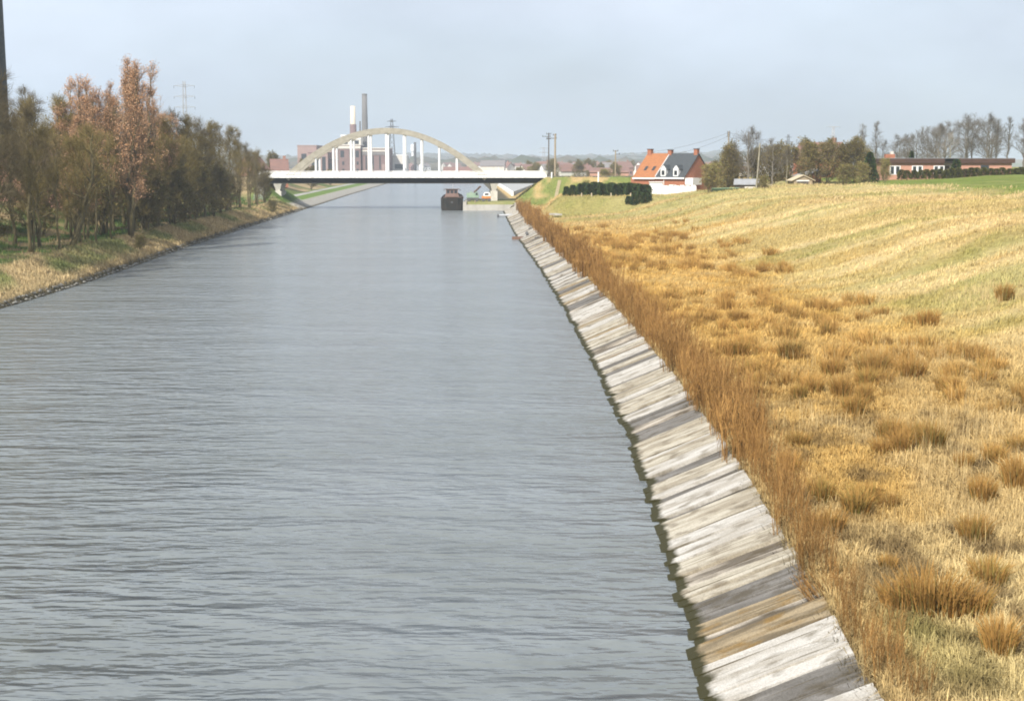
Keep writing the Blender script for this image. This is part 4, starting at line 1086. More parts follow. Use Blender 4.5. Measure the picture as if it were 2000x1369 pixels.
MB().box(-1.6, 1.6, 2.5, 4.8, 4.35, 4.47).build('wheelhouse_roof', M['hull_rust'], bg)
for sx in (-1, 1):
    MB().tube([(sx * 1.6, 3.4, 4.2), (sx * 1.85, 3.4, 4.2)], .1, 5).build('side_lamp', M['steel_dark'], bg)
mb = MB()
mb.box(-1.9, 1.9, 7, 26, 2.2, 2.55); mb.build('hatch_cover', M['hull_rust'], bg)
mb = MB().tube([(0, 34.5, 2.2), (0, 34.5, 5.2)], .06, 5).build('mast', M['steel'], bg)

# green crane on the quay
cr = empty('mobile_crane', (-8.4, 306.0, 1.75))
tag(cr, 'faded green crane with a short raised jib on the quay', 'crane')
MB().box(-1.2, 1.2, -.9, .9, .45, .8).build('chassis', M['steel_dark'], cr)
for sx in (-1, 1):
    for sy in (-1, 1):
        MB().tube([(sx * .8, sy * .65, .42), (sx * .8, sy * 1.0, .42)], .42, 12).build('wheel', M['steel_dark'], cr)
MB().prism([(-1.3, .82), (.55, .82), (.55, 1.75), (-.35, 1.95), (-1.3, 1.75)], 'y', -.85, .85).build('engine_housing', M['green_paint'], cr)
cb = MB().prism([(.56, .82), (1.3, .82), (1.2, 1.6), (.95, 2.05), (.56, 2.05)], 'y', -.8, .8).build('cab', M['green_paint'], cr)
MB().prism([(.66, 1.35), (1.12, 1.35), (1.0, 1.85), (.66, 1.85)], 'y', -.83, -.805).build('window', M['glass'], cb)
jb = MB().tube([(.3, 0, 1.9), (1.55, 0, 3.1)], [.22, .16], 4).tube([(1.2, 0, 2.9), (1.75, 0, 3.2)], .2, 4)
jb.build('jib', M['hull_rust'], cr)
MB().box(-.5, -.3, -.4, .4, 1.93, 2.2).build('exhaust_box', M['green_paint'], cr)
lr = empty('small_lorry', (-5.5, 305.6, 1.75))
tag(lr, 'small orange and white lorry parked beside the right bridge pier', 'lorry')
MB().box(-.85, .95, -.85, .85, .4, .62).build('chassis', M['steel_dark'], lr)
MB().box(-.95, .95, -.9, .9, .63, 1.15).build('body', M['orange_paint'], lr)
cb = MB().prism([(-.6, 1.152), (.9, 1.152), (.8, 1.75), (.6, 1.95), (-.3, 1.95), (-.55, 1.7)], 'y', -.8, .8).build('cab', M['white'], lr)
MB().box(-.3, .5, -.83, -.802, 1.35, 1.75).build('window', M['glass'], cb)
for sx in (-.6, .65):
    for sy in (-1, 1):
        MB().tube([(sx, sy * .6, .36), (sx, sy * .93, .36)], .36, 12).build('wheel', M['steel_dark'], lr)
tag(MB().tube([(0, 0, -.3), (0, 0, .75)], .12, 6).tube([(0, 0, .75), (0, 0, .85)], [.16, .1], 6).build('mooring_post', M['wood'], None, (-7.8, 303.2, 1.16)), 'pale timber mooring post on the quay grass', 'post')
tag(MB().tube([(0, 0, -.3), (0, 0, .95)], [.3, .22], 8).tube([(0, 0, .95), (0, 0, 1.1)], [.34, .26], 8).build('bollard', M['quay'], None, (.75, 277.5, 1.15)), 'white bollard at the top of the slabs beside the quay corner', 'bollard')
pp_ = empty('outfall_pipe', (-.4, 264.9, .32)); tag(pp_, 'grey outfall pipe poking from the slabs into the water near the quay', 'pipe')
MB().tube([(1.2, 0, .08), (-2.0, 0, -.05)], .2, 10).build('pipe_barrel', M['steel'], pp_)
MB().tube([(-2.0, 0, -.05), (-2.35, 0, -.06)], .3, 10).build('pipe_flange', M['steel_dark'], pp_)
og = empty('outlet_ledge', (.9, 187.0, .25)); tag(og, 'rusty outlet sill jutting from the slabs into the water', 'outlet')
MB().box(-.9, .6, -.35, .35, -.3, .12).build('sill', M['rust'], og)
MB().tube([(.9, 0, .45), (1.25, 0, .6)], .28, 10).build('outlet_hole', M['steel_dark'], og)
for (yy, r, s, lab) in ((176, 1.7, .3, 'dark drain hole in the slabs just below the outlet sill'), (199, 1.9, .2, 'small dark drain hole in the slabs above the outlet sill')):
    tag(MB().tube([(0, 0, -.1), (-.04, 0, .12)], s, 10).build('drain_hole', M['steel_dark'], None, (float(RW(yy)) + r, yy, .42 * r + .06)), lab, 'drain')
tag(MB().box(-.6, .6, -1.6, 1.6, -.1, .14).build('concrete_plate', M['quay'], None, (7.0, 230, float(terrain(7.0, 230)) + .35), (0, 0, .3)), 'pale concrete plate lying in the grass behind the willow shoots', 'slab')

# yard beyond the bridge on the right
mb = MB()
ypts = [(.3, 388), (7.6, 520), (9.0, 580), (-5.6, 580), (-3.6, 520)]
v = [(x, y, float(terrain(x, y)) + .10) for x, y in ypts]
zy = max(p[2] for p in v)
mb.prism([(x, y) for x, y in ypts], 'z', .6, zy)
tag(mb.build('yard_paving', M['pave']), kind='structure')
mb = MB()
a, b = np.array((.1, 386.5)), np.array((-6.1, 580.0))
d = unit(b - a); nrm = np.array((-d[1], d[0])) * .3
pl = [a - nrm, a + nrm, b + nrm, b - nrm]
mb.prism([tuple(p) for p in pl][::-1], 'z', .6, zy + .08)
tag(mb.build('kerb_wall', M['white']), 'low white kerb wall along the grey yard beyond the bridge', 'wall')
# footpath up the embankment
pts = [(8.2, 296), (9.0, 301), (9.8, 306), (10.3, 309)]
v = []
for x, y in pts:
    z = float(terrain(x, y)) + .1
    v += [(x - .35, y, z), (x + .35, y, z)]
tag(MB().add(v, [(2 * i, 2 * i + 1, 2 * i + 3, 2 * i + 2) for i in range(len(pts) - 1)]).build('path', mat('trodden_earth', (.33, .27, .17), 1, (.27, .22, .12), 2)), kind='structure')

# ---------------------------------------------------------------- double house
TH = R(41)
hs = empty('brick_house', (31.6, 262.0, 4.2), -TH)      # local x from right corner towards -x; local y to the back
tag(hs, 'semi detached brick house with half orange tiled and half dark slate roof', 'house')
L, D, EZ, RZ = 11.4, 8.8, 3.25, 7.35
MB().prism([(0, -1.2), (D, -1.2), (D, EZ), (D / 2, RZ - .12), (0, EZ)], 'x', -L, 0).build('wall', M['brick'], hs)
XS = -6.35       # where tiles meet slate
def roof(mbx, x0, x1, th=.16):
    for s in (0, 1):
        ya, yb = (-.32, D / 2) if s == 0 else (D + .32, D / 2)
        za = EZ - .32 * (RZ - EZ) / (D / 2)
        mbx.hexa([(x0, ya, za), (x1, ya, za), (x1, yb, RZ), (x0, yb, RZ)], [(x0, ya, za + th), (x1, ya, za + th), (x1, yb, RZ + th), (x0, yb, RZ + th)])
    return mbx
r1 = roof(MB(), -L - .12, XS - .05).build('tiled_roof', M['tile'], hs)
r2 = roof(MB(), XS + .05, .12).build('slate_roof', M['slate'], hs)
def on_roof(y): return EZ + (RZ - EZ) * y / (D / 2) + .16
v = []
MB().hexa([(XS - .045, -.33, EZ - .1), (XS + .045, -.33, EZ - .1), (XS + .045, D / 2, RZ + .1), (XS - .045, D / 2, RZ + .1)], [(XS - .045, -.33, EZ + .16), (XS + .045, -.33, EZ + .16), (XS + .045, D / 2, RZ + .3), (XS - .045, D / 2, RZ + .3)]).build('verge_board', M['white'], hs)
for x0, x1, z in ((-L - .12, XS - .1, EZ - .46), (XS - .1, .12, EZ - .40)):
    MB().box(x0, x1, -.46, -.326, z - .05, z + .22).build('gutter', M['white'], hs)
for x, w, d_, top, m_ in ((-L + .5, .8, .8, RZ + .95, 'brick'), (XS + .1, .75, .75, RZ + .72, 'brick'), (-.45, .75, .75, RZ + .95, 'brick')):
    c_ = MB().box(x - w / 2, x + w / 2, D / 2 - d_ / 2, D / 2 + d_ / 2, RZ - .6, RZ + .16 + (top - RZ) * .75).build('chimney', M[m_], hs)
    MB().box(x - w / 2 - .07, x + w / 2 + .07, D / 2 - d_ / 2 - .07, D / 2 + d_ / 2 + .07, RZ + .162 + (top - RZ) * .75, RZ + .3 + (top - RZ) * .75).build('chimney_cap', M['felt'], c_)
for x in (-4.75, -1.95):
    dm = MB().prism([(x - .55, EZ - .1), (x + .55, EZ - .1), (x + .55, EZ + 1.35), (x, EZ + 2.0), (x - .55, EZ + 1.35)], 'y', -.12, 1.9).build('dormer', M['white'], hs)
    MB().prism([(x - .72, EZ + 1.22), (x, EZ + 2.03), (x, EZ + 2.15), (x - .74, EZ + 1.3)], 'y', .1, 2.2).build('dormer_roof', M['slate'], dm)
    MB().prism([(x + .72, EZ + 1.22), (x + .74, EZ + 1.3), (x, EZ + 2.15), (x, EZ + 2.03)], 'y', .1, 2.2).build('dormer_roof', M['slate'], dm)
    MB().box(x - .33, x + .33, -.15, -.122, EZ + .25, EZ + 1.1).build('window', M['glass'], dm)
for x in (-9.7, -7.9):
    y0, y1 = 1.0, 1.75
    MB().hexa([(x - .3, y0, on_roof(y0)), (x + .3, y0, on_roof(y0)), (x + .3, y1, on_roof(y1)), (x - .3, y1, on_roof(y1))], [(x - .3, y0, on_roof(y0) + .07), (x + .3, y0, on_roof(y0) + .07), (x + .3, y1, on_roof(y1) + .07), (x - .3, y1, on_roof(y1) + .07)]).build('skylight', M['glass'], r1)
MB().tube([(-4.55, -.12, 1.2), (-4.55, -.12, EZ - .3)], .07, 6).build('downpipe', M['white'], hs)
for x in (-2.6,):
    w_ = MB().box(x - .75, x + .75, -.06, -.003, .9, 1.75).build('window', M['white'], hs)
    MB().box(x - .65, x + .65, -.08, -.063, .98, 1.67).build('pane', M['glass'], w_)
MB().box(.003, 1.7, .1, 3.0, 1.75, 3.0).build('side_box', M['white'], hs)
MB().box(.2, 1.5, .3, 2.8, -1.2, 1.748).build('side_porch', M['brick'], hs)
MB().box(-L - 1.0, -L - .003, .3, 3.0, -1.2, 3.1).build('lean_to', M['brick'], hs)
MB().tube([(-L - .5, .9, 3.1), (-L - .5, .9, 4.2)], .28, 8).build('flue', M['white'], hs)
# white wall and outbuilding in front of the house
gw = empty('garden_wall', (29.2, 257.3, 4.2), R(-3)); tag(gw, 'bright white garden wall and annex in front of the brick house', 'wall')
MB().box(-4.4, 3.9, -.15, .15, -1, 1.62).build('wall_panel', M['white'], gw)
MB().box(-4.4, -2.1, .152, 2.6, -1, 2.25).build('annex', M['white'], gw)
MB().box(-4.5, -2.0, -.05, 2.7, 2.252, 2.36).build('annex_roof', M['white'], gw)
mb = MB()
for k in range(6): mb.box(-2.0 + k * 1.0, -1.25 + k * 1.0, -.12, .12, 1.622, 1.70 + .1 * (k % 2))
mb.build('coping', M['white'], gw)
# fence posts along the meadow edge
for k, (x, lab) in enumerate(((11.8, 'leftmost'), (13.5, 'second from the left'), (16.8, 'third from the left'), (20.1, 'rightmost'))):
    y = 242.5
    tag(MB().tube([(0, 0, -.9), (0, 0, .7)], [.11, .10], 6).build('fence_post', M['post'], None, (x, y, 4.2), (R(random.uniform(-3, 3)), R(random.uniform(-3, 3)), 0)), lab + ' of the four pale fence posts before the evergreen hedge', 'post', 'fence posts before the hedge')

# ---------------------------------------------------------------- sheds
sh = empty('tarred_shed', (38.8, 236.5, 5.35), R(-12)); tag(sh, 'low timber shed with a grey sheet roof at the brow of the slope', 'shed')
MB().box(-1.9, 1.9, -1.3, 1.3, -.6, 1.0).build('wall', M['wood_dark'], sh)
MB().prism([(-1.3, 1.003), (1.3, 1.003), (1.3, 1.05), (0, 1.85), (-1.3, 1.05)], 'x', -1.88, 1.88).build('gable', M['wood'], sh)
for s in (-1, 1):
    MB().hexa([(-2.1, s * 1.6, 1.0), (2.1, s * 1.6, 1.0), (2.1, 0, 1.88), (-2.1, 0, 1.88)], [(-2.1, s * 1.6, 1.08), (2.1, s * 1.6, 1.08), (2.1, 0, 1.98), (-2.1, 0, 1.98)]).build('roof_sheet', M['roof_grey'], sh)
MB().box(-.3, 1.4, -1.34, -1.302, -.4, .75).build('pale_door', M['far_wall'], sh)
MB().box(1.95, 4.2, -.9, 1.0, .95, 1.08).build('carport_roof', M['wood'], sh)
for x in (2.1, 4.05): MB().tube([(x, -.8, -.6), (x, -.8, .95)], .07, 5).build('carport_post', M['wood_dark'], sh)
gs = empty('gabled_shed', (47.8, 237.0, 6.0), R(4)); tag(gs, 'small shed with a pale edged gable half hidden by bushes', 'shed')
MB().prism([(-1.55, -.6), (1.55, -.6), (1.55, 1.15), (0, 1.85), (-1.55, 1.15)], 'y', -1.4, 1.6).build('wall', M['wood'], gs)
for s in (-1, 1):
    MB().hexa([(s * 2.0, -1.65, .98), (0, -1.65, 1.88), (0, 1.8, 1.88), (s * 2.0, 1.8, .98)], [(s * 2.0, -1.65, 1.1), (0, -1.65, 2.0), (0, 1.8, 2.0), (s * 2.0, 1.8, 1.1)]).build('roof_sheet', M['post'], gs)
MB().box(-1.0, .9, -1.44, -1.402, -.5, .95).build('door', M['wood_dark'], gs)
MB().box(-1.12, 1.02, -1.43, -1.403, .952, 1.12).build('door_lintel', M['white'], gs)
g2 = empty('brick_outhouse', (51.0, 247, 6.1), R(20)); tag(g2, 'small brick outhouse with a sloping pale roof behind the gabled shed', 'shed')
MB().prism([(-1.8, -.6), (1.8, -.6), (1.8, 2.6), (-1.8, 1.6)], 'y', -1.4, 1.4).build('wall', M['brick'], g2)
MB().prism([(-2.1, 1.55), (2.1, 2.72), (2.1, 2.84), (-2.1, 1.67)], 'y', -1.7, 1.7).build('roof_sheet', M['roof_grey'], g2)
nf = empty('net_fence', (35.2, 235.5, 5.2)); tag(nf, 'dark green netting fence left of the timber shed', 'fence')
MB().box(-2.3, 2.2, -.02, .02, -.6, .55).build('net_panel', mat('green_netting', (.035, .06, .03), .9), nf)
MB().tube([(-2.4, 0, .58), (2.3, 0, .66)], .05, 5).build('top_rail', mat('pale_green_rail', (.22, .36, .24), .8), nf)
for x in (-2.3, 0, 2.2): MB().tube([(x, .06, -.6), (x, .06, .6)], .05, 5).build('fence_post', M['wood_dark'], nf)

# red roofed far house peeking over the bushes and its brick mate
def simple_house(name, x, y, z, rz, w, d, ez, rzt, wall, rf, label, cat='house', group=None, chim=1, wins=0, below=1.5):
    h = empty(name, (x, y, z), rz); tag(h, label, cat, group)
    MB().prism([(-d / 2, -below), (d / 2, -below), (d / 2, ez), (0, rzt - .1), (-d / 2, ez)], 'x', -w / 2, w / 2).build('wall', wall, h)
    mb = MB()
    for s in (-1, 1):
        mb.hexa([(-w / 2 - .3, s * (d / 2 + .4), ez - .35), (w / 2 + .3, s * (d / 2 + .4), ez - .35), (w / 2 + .3, 0, rzt), (-w / 2 - .3, 0, rzt)],
                [(-w / 2 - .3, s * (d / 2 + .4), ez - .15), (w / 2 + .3, s * (d / 2 + .4), ez - .15), (w / 2 + .3, 0, rzt + .2), (-w / 2 - .3, 0, rzt + .2)])
    ro = mb.build('roof', rf, h)
    if chim:
        cx = w * .32
        MB().box(cx - .4, cx + .4, -.4, .4, rzt - .6, rzt + 1.1).build('chimney', M['far_brick'], ro)
    for k in range(wins):
        wx = -w / 2 + w * (k + .5) / wins
        MB().box(wx - .5, wx + .5, -d / 2 - .06, -d / 2 - .004, 1.0, 2.3).build('window', M['glass'], h)
    return h
simple_house('brick_house', 64.5, 300, 6.0, R(-35), 9, 7, 5.0, 8.0, M['brick'], M['tile_old'], 'red roofed house glimpsed above the olive thicket', wins=2)
simple_house('brick_house', -65.6, 404, 4.6, R(12), 4.6, 6, 3.4, 6.2, M['brick'], M['tile_old'], 'orange roofed brick house behind the left end of the bridge', wins=2)
simple_house('brick_house', -71.0, 392, 4.6, R(65), 7, 6, 3.6, 6.8, M['brick_pink'], M['tile_old'], 'pink gabled brick house left of the orange roofed one', wins=1)
simple_house('brick_house', -60.0, 178, 5.0, R(30), 10, 8, 5.0, 8.2, M['brick_pink'], M['tile_old'], 'pink brick house glimpsed through the left bank trees', wins=3)
simple_house('white_house', -57.0, 142, 5.0, R(20), 7, 6, 3.2, 5.6, M['far_wall_white'], M['tile_grey'], 'small white house glimpsed through the trees at far left', wins=2)

# ---------------------------------------------------------------- bungalow
bu = empty('long_bungalow', (65.0, 250.0, 7.35), R(1.2)); tag(bu, 'long pink brick bungalow with a flat dark brown roof', 'bungalow')
MB().box(0, 10.3, 0, 7, -1, 2.55).build('wall', M['brick_pink'], bu)
MB().box(12.6, 22.3, 0, 7, -1, 2.55).build('wall', M['brick_pink'], bu)
MB().box(10.302, 12.598, 1.2, 7, -1, 2.55).build('recess_wall', M['far_wall'], bu)
MB().box(-.35, 10.35, -.45, 7.4, 2.552, 3.32).build('roof_fascia', M['felt'], bu)
MB().box(12.55, 22.7, -.45, 7.4, 2.552, 3.32).build('roof_fascia', M['felt'], bu)
MB().box(10.352, 12.548, .1, 7.4, 2.6, 3.34).build('roof_link', M['beam'], bu)
MB().box(-.33, 22.68, -.40, 7.35, 3.345, 3.42).build('roof_edge', M['roof_grey'], bu)
for x0 in (1.0, 4.9, 8.7):
    w_ = MB().box(x0 - .16, x0 + 1.76, -.05, -.003, .55, 2.1).build('window', M['white'], bu)
    for xx in (x0 + .02, x0 + .98):
        MB().box(xx, xx + .58, -.07, -.053, .66, 1.98).build('pane', M['glass'], w_)
w_ = MB().box(16.8, 18.3, -.05, -.003, 1.2, 2.2).build('window', M['steel_dark'], bu)
MB().box(16.9, 18.2, -.07, -.053, 1.28, 2.12).build('pane', M['glass'], w_)
MB().box(10.7, 11.7, 1.14, 1.197, -.2, 2.1).build('door', M['wood_dark'], bu)
c_ = MB().box(1.0, 2.6, 3.0, 4.2, 3.42, 4.1).build('chimney', M['brick'], bu)
MB().box(1.9, 2.4, 3.3, 3.9, 4.102, 4.6).build('chimney_pot', M['far_wall'], c_)
MB().tube([(.12, -.12, 2.3), (.3, -.12, 2.3)], .1, 6).build('wall_lamp', M['white'], bu)

# ---------------------------------------------------------------- poles, pylons, wires
def wood_pole(x, y, z, h, label, arms=(), lean=(0, 0), r=.16, m='pole', rz=0, group=None):
    o = empty('utility_pole', (x, y, z), rz); o.rotation_euler = (lean[0], lean[1], rz); tag(o, label, 'pole', group)
    MB().tube([(0, 0, -1), (0, 0, h)], [r, r * .72], 8).build('shaft', M[m], o)
    for za, x0, x1 in arms:
        MB().box(x0, x1, -.09, .09, za - .07, za + .07).build('crossarm', M['steel_dark'], o)
        for xi in (x0 + .08, x1 - .08):
            MB().tube([(xi, 0, za + .07), (xi, 0, za + .34)], [.07, .05], 6).build('insulator', M['steel_dark'], o)
    return o
wood_pole(9.55, 318, 6.8, 9.5, 'tall timber power pole right of the bridge end', ((9.2, -.5, .3), (8.5, -1.8, .35)), r=.24)
wood_pole(9.0, 352, 3.0, 14.2, 'dark power pole standing just behind the tall timber one', ((13.9, -.6, .6), (13.3, -1.6, .5), (12.7, -.6, .5)), m='wood_dark', r=.18)
wood_pole(23.8, 330, 5.6, 7.2, 'shorter power pole by the road left of the brick house', ((7.0, -.6, .6), (6.3, -.1, 1.0)), r=.17)
wood_pole(45.2, 300, 5.6, 10.8, 'power pole behind the bushes right of the brick house', ((10.6, -.3, .3), (10.2, -.3, .3), (9.8, -.3, .3)), r=.15)
wood_pole(39.9, 234, 5.2, 7.9, 'pale leaning pole beside the timber shed', (), (0, R(3.5)), r=.15, m='bark_pale')
def wire(p0, p1, sag, r=.022):
    pts = []
    for i in range(13):
        t = i / 12
        pts.append((p0[0] * (1 - t) + p1[0] * t, p0[1] * (1 - t) + p1[1] * t, p0[2] * (1 - t) + p1[2] * t - sag * 4 * t * (1 - t)))
    return MB().tube(pts, r, 4, cap=False)
for lab, p0, p1, sag in (('upper power wire between the two poles beside the brick house', (24.4, 330, 12.1), (45.0, 300, 16.1), 1.2), ('lower power wire between the two poles beside the brick house', (24.8, 330, 11.8), (45.0, 300, 15.4), 1.9),
                         ('upper power wire running right from the pole behind the bushes', (45.4, 300, 16.1), (75.0, 262, 13.5), 1.6), ('lower power wire running right from the pole behind the bushes', (45.4, 300, 15.2), (70.0, 262, 11.2), 1.4)):
    tag(wire(p0, p1, sag).build('power_wire', M['steel_dark']), lab, 'wire')

def lattice_mast(name, x, y, z, h, w0, w1, arms, label, rod=.12, m='steel', group=None):
    o = empty(name, (x, y, z)); tag(o, label, 'pylon', group)
    mb = MB(); ns = 10
    cs = [(-1, -1), (1, -1), (1, 1), (-1, 1)]
    for sx, sy in cs:
        mb.tube([(sx * w0 / 2, sy * w0 / 2, -1), (sx * w1 / 2, sy * w1 / 2, h)], rod, 4)
    for i in range(ns):
        for k in range(4):
            a = cs[k]; b = cs[(k + 1) % 4]
            t0, t1 = i / ns, (i + 1) / ns
            wa = (w0 + (w1 - w0) * t0) / 2; wb = (w0 + (w1 - w0) * t1) / 2
            mb.tube([(a[0] * wa, a[1] * wa, h * t0), (b[0] * wb, b[1] * wb, h * t1)], rod * .6, 3, cap=False)
    mb.build('mast', M[m], o)
    for za, half in arms:
        ar = MB()
        for s in (-1, 1):
            ar.tube([(0, 0, za + .25), (s * half, 0, za)], [rod * 1.1, rod * .6], 4); ar.tube([(0, 0, za - .25), (s * half, 0, za)], [rod * 1.1, rod * .6], 4)
        ar.build('crossarm', M[m], o)
        for s in (-1, 1):
            MB().tube([(s * half, 0, za), (s * half, 0, za - .6)], rod * .8, 5).build('insulator', M['steel_dark'], o)
    return o
lattice_mast('power_pylon', -74.9, 330, 5, 23.4, 1.5, .45, ((22.4, 2.35), (20.0, 2.35), (17.6, 2.35)), 'pale grey lattice mast with three crossarms above the left trees', .055, 'steel')
lattice_mast('power_pylon', -108.6, 1300, 2, 47, 7, 1.4, ((45, 4), (40, 6), (35, 5)), 'faint lattice pylon seen through the arch', .3, 'steel_dark')
lattice_mast('power_pylon', 33.1, 1500, 2, 24, 5, 1.2, ((23, 4.5), (18.5, 4.5), (14, 4.5)), 'faint pylon far off left of the timber power pole', .22)
lattice_mast('power_pylon', 307.5, 1600, 2, 39, 6, 1.4, ((36, 3.5), (31, 5.0)), 'faint dark pylon above the garden trees', .35, 'steel_dark')
lattice_mast('power_pylon', 268, 1200, 2, 38, 5, 1.0, ((37.5, 5.5), (30, 2.5)), 'faint pylon with a wide top arm above the olive thicket', .25)

# ---------------------------------------------------------------- chimneys, power station
def stack(name, x, y, z, h, r0, r1, m, label, base=None, rim=True):
    o = empty(name, (x, y, z)); tag(o, label, 'chimney')
    MB().tube([(0, 0, -1), (0, 0, h * .35), (0, 0, h * .7), (0, 0, h)], [r0, r0 + (r1 - r0) * .35, r0 + (r1 - r0) * .7, r1], 20).build('shaft', M[m], o, smooth=True)
    if rim: MB().tube([(0, 0, h), (0, 0, h + .8)], [r1 * 1.06, r1 * 1.06], 20).build('rim', M['stack_grey' if m != 'stack_near' else m], o)
    if base: MB().tube([(0, 0, -1.2), (0, 0, base)], [r0 * 1.25, r0 * 1.16], 16).build('brick_base', M['brick_far'], o)
    return o
stack('factory_chimney', -63.75, 175, 5, 42, 2.6, 2.2, 'stack_near', 'dark tapering factory chimney at the left edge of the picture')
stack('factory_chimney', -92.0, 900, 2, 49.6, 2.25, 1.6, 'stack_grey', 'tall dark grey chimney of the power station behind the bridge')
stack('factory_chimney', -98.8, 895, 2, 42.7, 1.75, 1.55, 'stack_cream', 'cream chimney on a brick base beside the tall grey chimney', base=31.5, rim=False)
stack('factory_chimney', -96.6, 915, 2, 34, .55, .5, 'steel_dark', 'thin dark flue between the cream and the grey chimney', rim=False)
stack('factory_chimney', -62.8, 930, 2, 21, .9, .8, 'steel_dark', 'short dark flue right of the power station', rim=False)

def block(name, label, x0, x1, y, d, z1, wall, roofm, wins=(), bands=(), extra=()):
    o = empty(name, ((x0 + x1) / 2, y, 0)); tag(o, label, 'building', 'power station buildings behind the bridge')
    w = x1 - x0
    MB().box(-w / 2, w / 2, 0, d, 0, z1).build('wall', M[wall], o)
    MB().box(-w / 2 - .2, w / 2 + .2, -.2, d + .2, z1 + .002, z1 + .6).build('roof', M[roofm], o)
    for (wx, wz, ww, wh) in wins:
        MB().box(wx - ww / 2, wx + ww / 2, -.12, -.004, wz, wz + wh).build('window', M['glass'], o)
    for (bz, bh, bm) in bands:
        MB().box(-w / 2 - .05, w / 2 + .05, -.32, -.13, bz, bz + bh).build('facade_band', M[bm], o)
    for (a, b, c, e, m_) in extra:
        MB().box(a, b, -.25, -.125, c, e).build('facade_panel', M[m_], o)
    return o
block('boiler_house', 'pink brick boiler house at the left end of the power station', -134.5, -122.5, 900, 30, 20.2, 'brick_far_pale', 'brick_far_pale', [(-2.0, 9, 3.2, 6.5)], [], [])
block('boiler_house', 'low brick hall with a pale roof behind the boiler house', -130.5, -112.0, 925, 14, 19.0, 'brick_far_pale', 'far_wall_white')
block('turbine_hall', 'brick hall with tall arched windows left of the power station tower', -125.0, -113.0, 880, 20, 15.6, 'brick_far_pale', 'brick_far', [(-3.0, 4.5, 2.0, 8), (0, 4.5, 2.2, 9), (3.6, 4.5, 2.2, 9)])
block('low_wing', 'low brick wing between the tall windowed hall and the tower block', -113.5, -106.0, 884, 20, 11.5, 'brick_far', 'stack_grey', [(-2, 3.5, 1.6, 6)])
block('tower_block', 'stepped tower block with white bands and dark windows in the power station', -106.0, -92.6, 878, 20, 20.4, 'brick_far', 'far_wall', [(-4, 4.2, 1.2, 2), (1.5, 4.2, 1.2, 2), (4.8, 4.2, 1.2, 2), (-4, 8.6, 1.2, 2), (1.5, 8.6, 1.2, 2), (4.8, 8.6, 1.2, 2), (-4.5, 13.2, 2.2, 4), (1.0, 13.2, 2.2, 4), (4.6, 13.2, 2.0, 4)], [(18.4, 1.6, 'far_wall')])
block('upper_block', 'grey and white upper storey on top of the power station tower', -105.0, -92.8, 882, 12, 26.2, 'far_wall', 'far_wall_white', [(-3.5, 21.2, 3.2, 2.2), (2.8, 21.2, 4.2, 2.2)], [(24.0, 1.6, 'far_wall_white')])
block('brick_hall', 'dark brick hall with a pale band right of the tall grey chimney', -92.0, -75.2, 880, 24, 18.4, 'brick_far', 'far_wall', [(-5.8, 6, .8, 8), (-1.6, 6, .8, 8), (2.6, 6, .8, 8)], [(16.6, 1.0, 'far_wall'), (14.6, 1.6, 'tile_grey')], [(-3.6, -1.9, 5, 9, 'stack_cream'), (3.8, 5.6, 4.5, 9, 'brick_far_pale')])
block('pale_shed', 'pale low shed right of the dark brick hall', -75.0, -66.0, 900, 16, 14.2, 'far_wall', 'far_wall_white', [(0, 6, 6, 3)])
wt = empty('water_tower', (-138.2, 2000, 0)); tag(wt, 'small white water tower far beyond the bridge', 'tower')
MB().tube([(0, 0, 0), (0, 0, 24)], [2.0, 1.9], 14).build('shaft', M['far_wall_white'], wt)
MB().tube([(0, 0, 24), (0, 0, 26), (0, 0, 34), (0, 0, 35)], [1.9, 3.0, 3.0, 2.2], 14).build('tank', M['far_wall_white'], wt)

# ---------------------------------------------------------------- town beyond the bridge
variants = [('far_wall_white', 'tile_old', 'white walled house with a red roof in the hazy town'), ('far_wall', 'tile_old', 'pale rendered house with a red roof in the hazy town'),
            ('far_brick', 'tile_old', 'red brick house with a red roof in the hazy town'), ('far_brick', 'tile_grey', 'red brick house with a grey roof in the hazy town'), ('far_wall_white', 'tile_grey', 'white house with a grey roof in the hazy town')]
protos = {}
def town_house(x, y, vi, rz, s):
    z = float(terrain(x, y))
    if vi not in protos:
        w, rf, lab = variants[vi]
        h = simple_house('town_house', x, y, z, rz, 9.5, 8, 4.6, 7.6, M[w], M[rf], lab, 'house', 'houses of the town beyond the bridge', wins=3)
        protos[vi] = h
    else:
        h = copy_tree(protos[vi]); h.location = (x, y, z); h.rotation_euler = (0, 0, rz)
    h.scale = (s * random.uniform(.9, 1.5), s, s * random.uniform(.85, 1.05))
placed = []
tries = 0
while len(placed) < 120 and tries < 5000:
    tries += 1
    y = 600 * (1900 / 600) ** random.random()
    az = random.choice((random.uniform(-.03, .10), random.uniform(-.03, .10), random.uniform(-.075, -.03), random.uniform(.10, .2)))
    x = az * y
    if x - float(RW(min(y, 1400))) < 25 and y < 1400: continue
    if any(math.hypot(x - a, y - b) < 15 for a, b in placed): continue
    placed.append((x, y))
    town_house(x, y, random.choices(range(5), (20, 26, 30, 12, 12))[0], random.uniform(-.7, .7), 1.0 if y > 700 else .85)
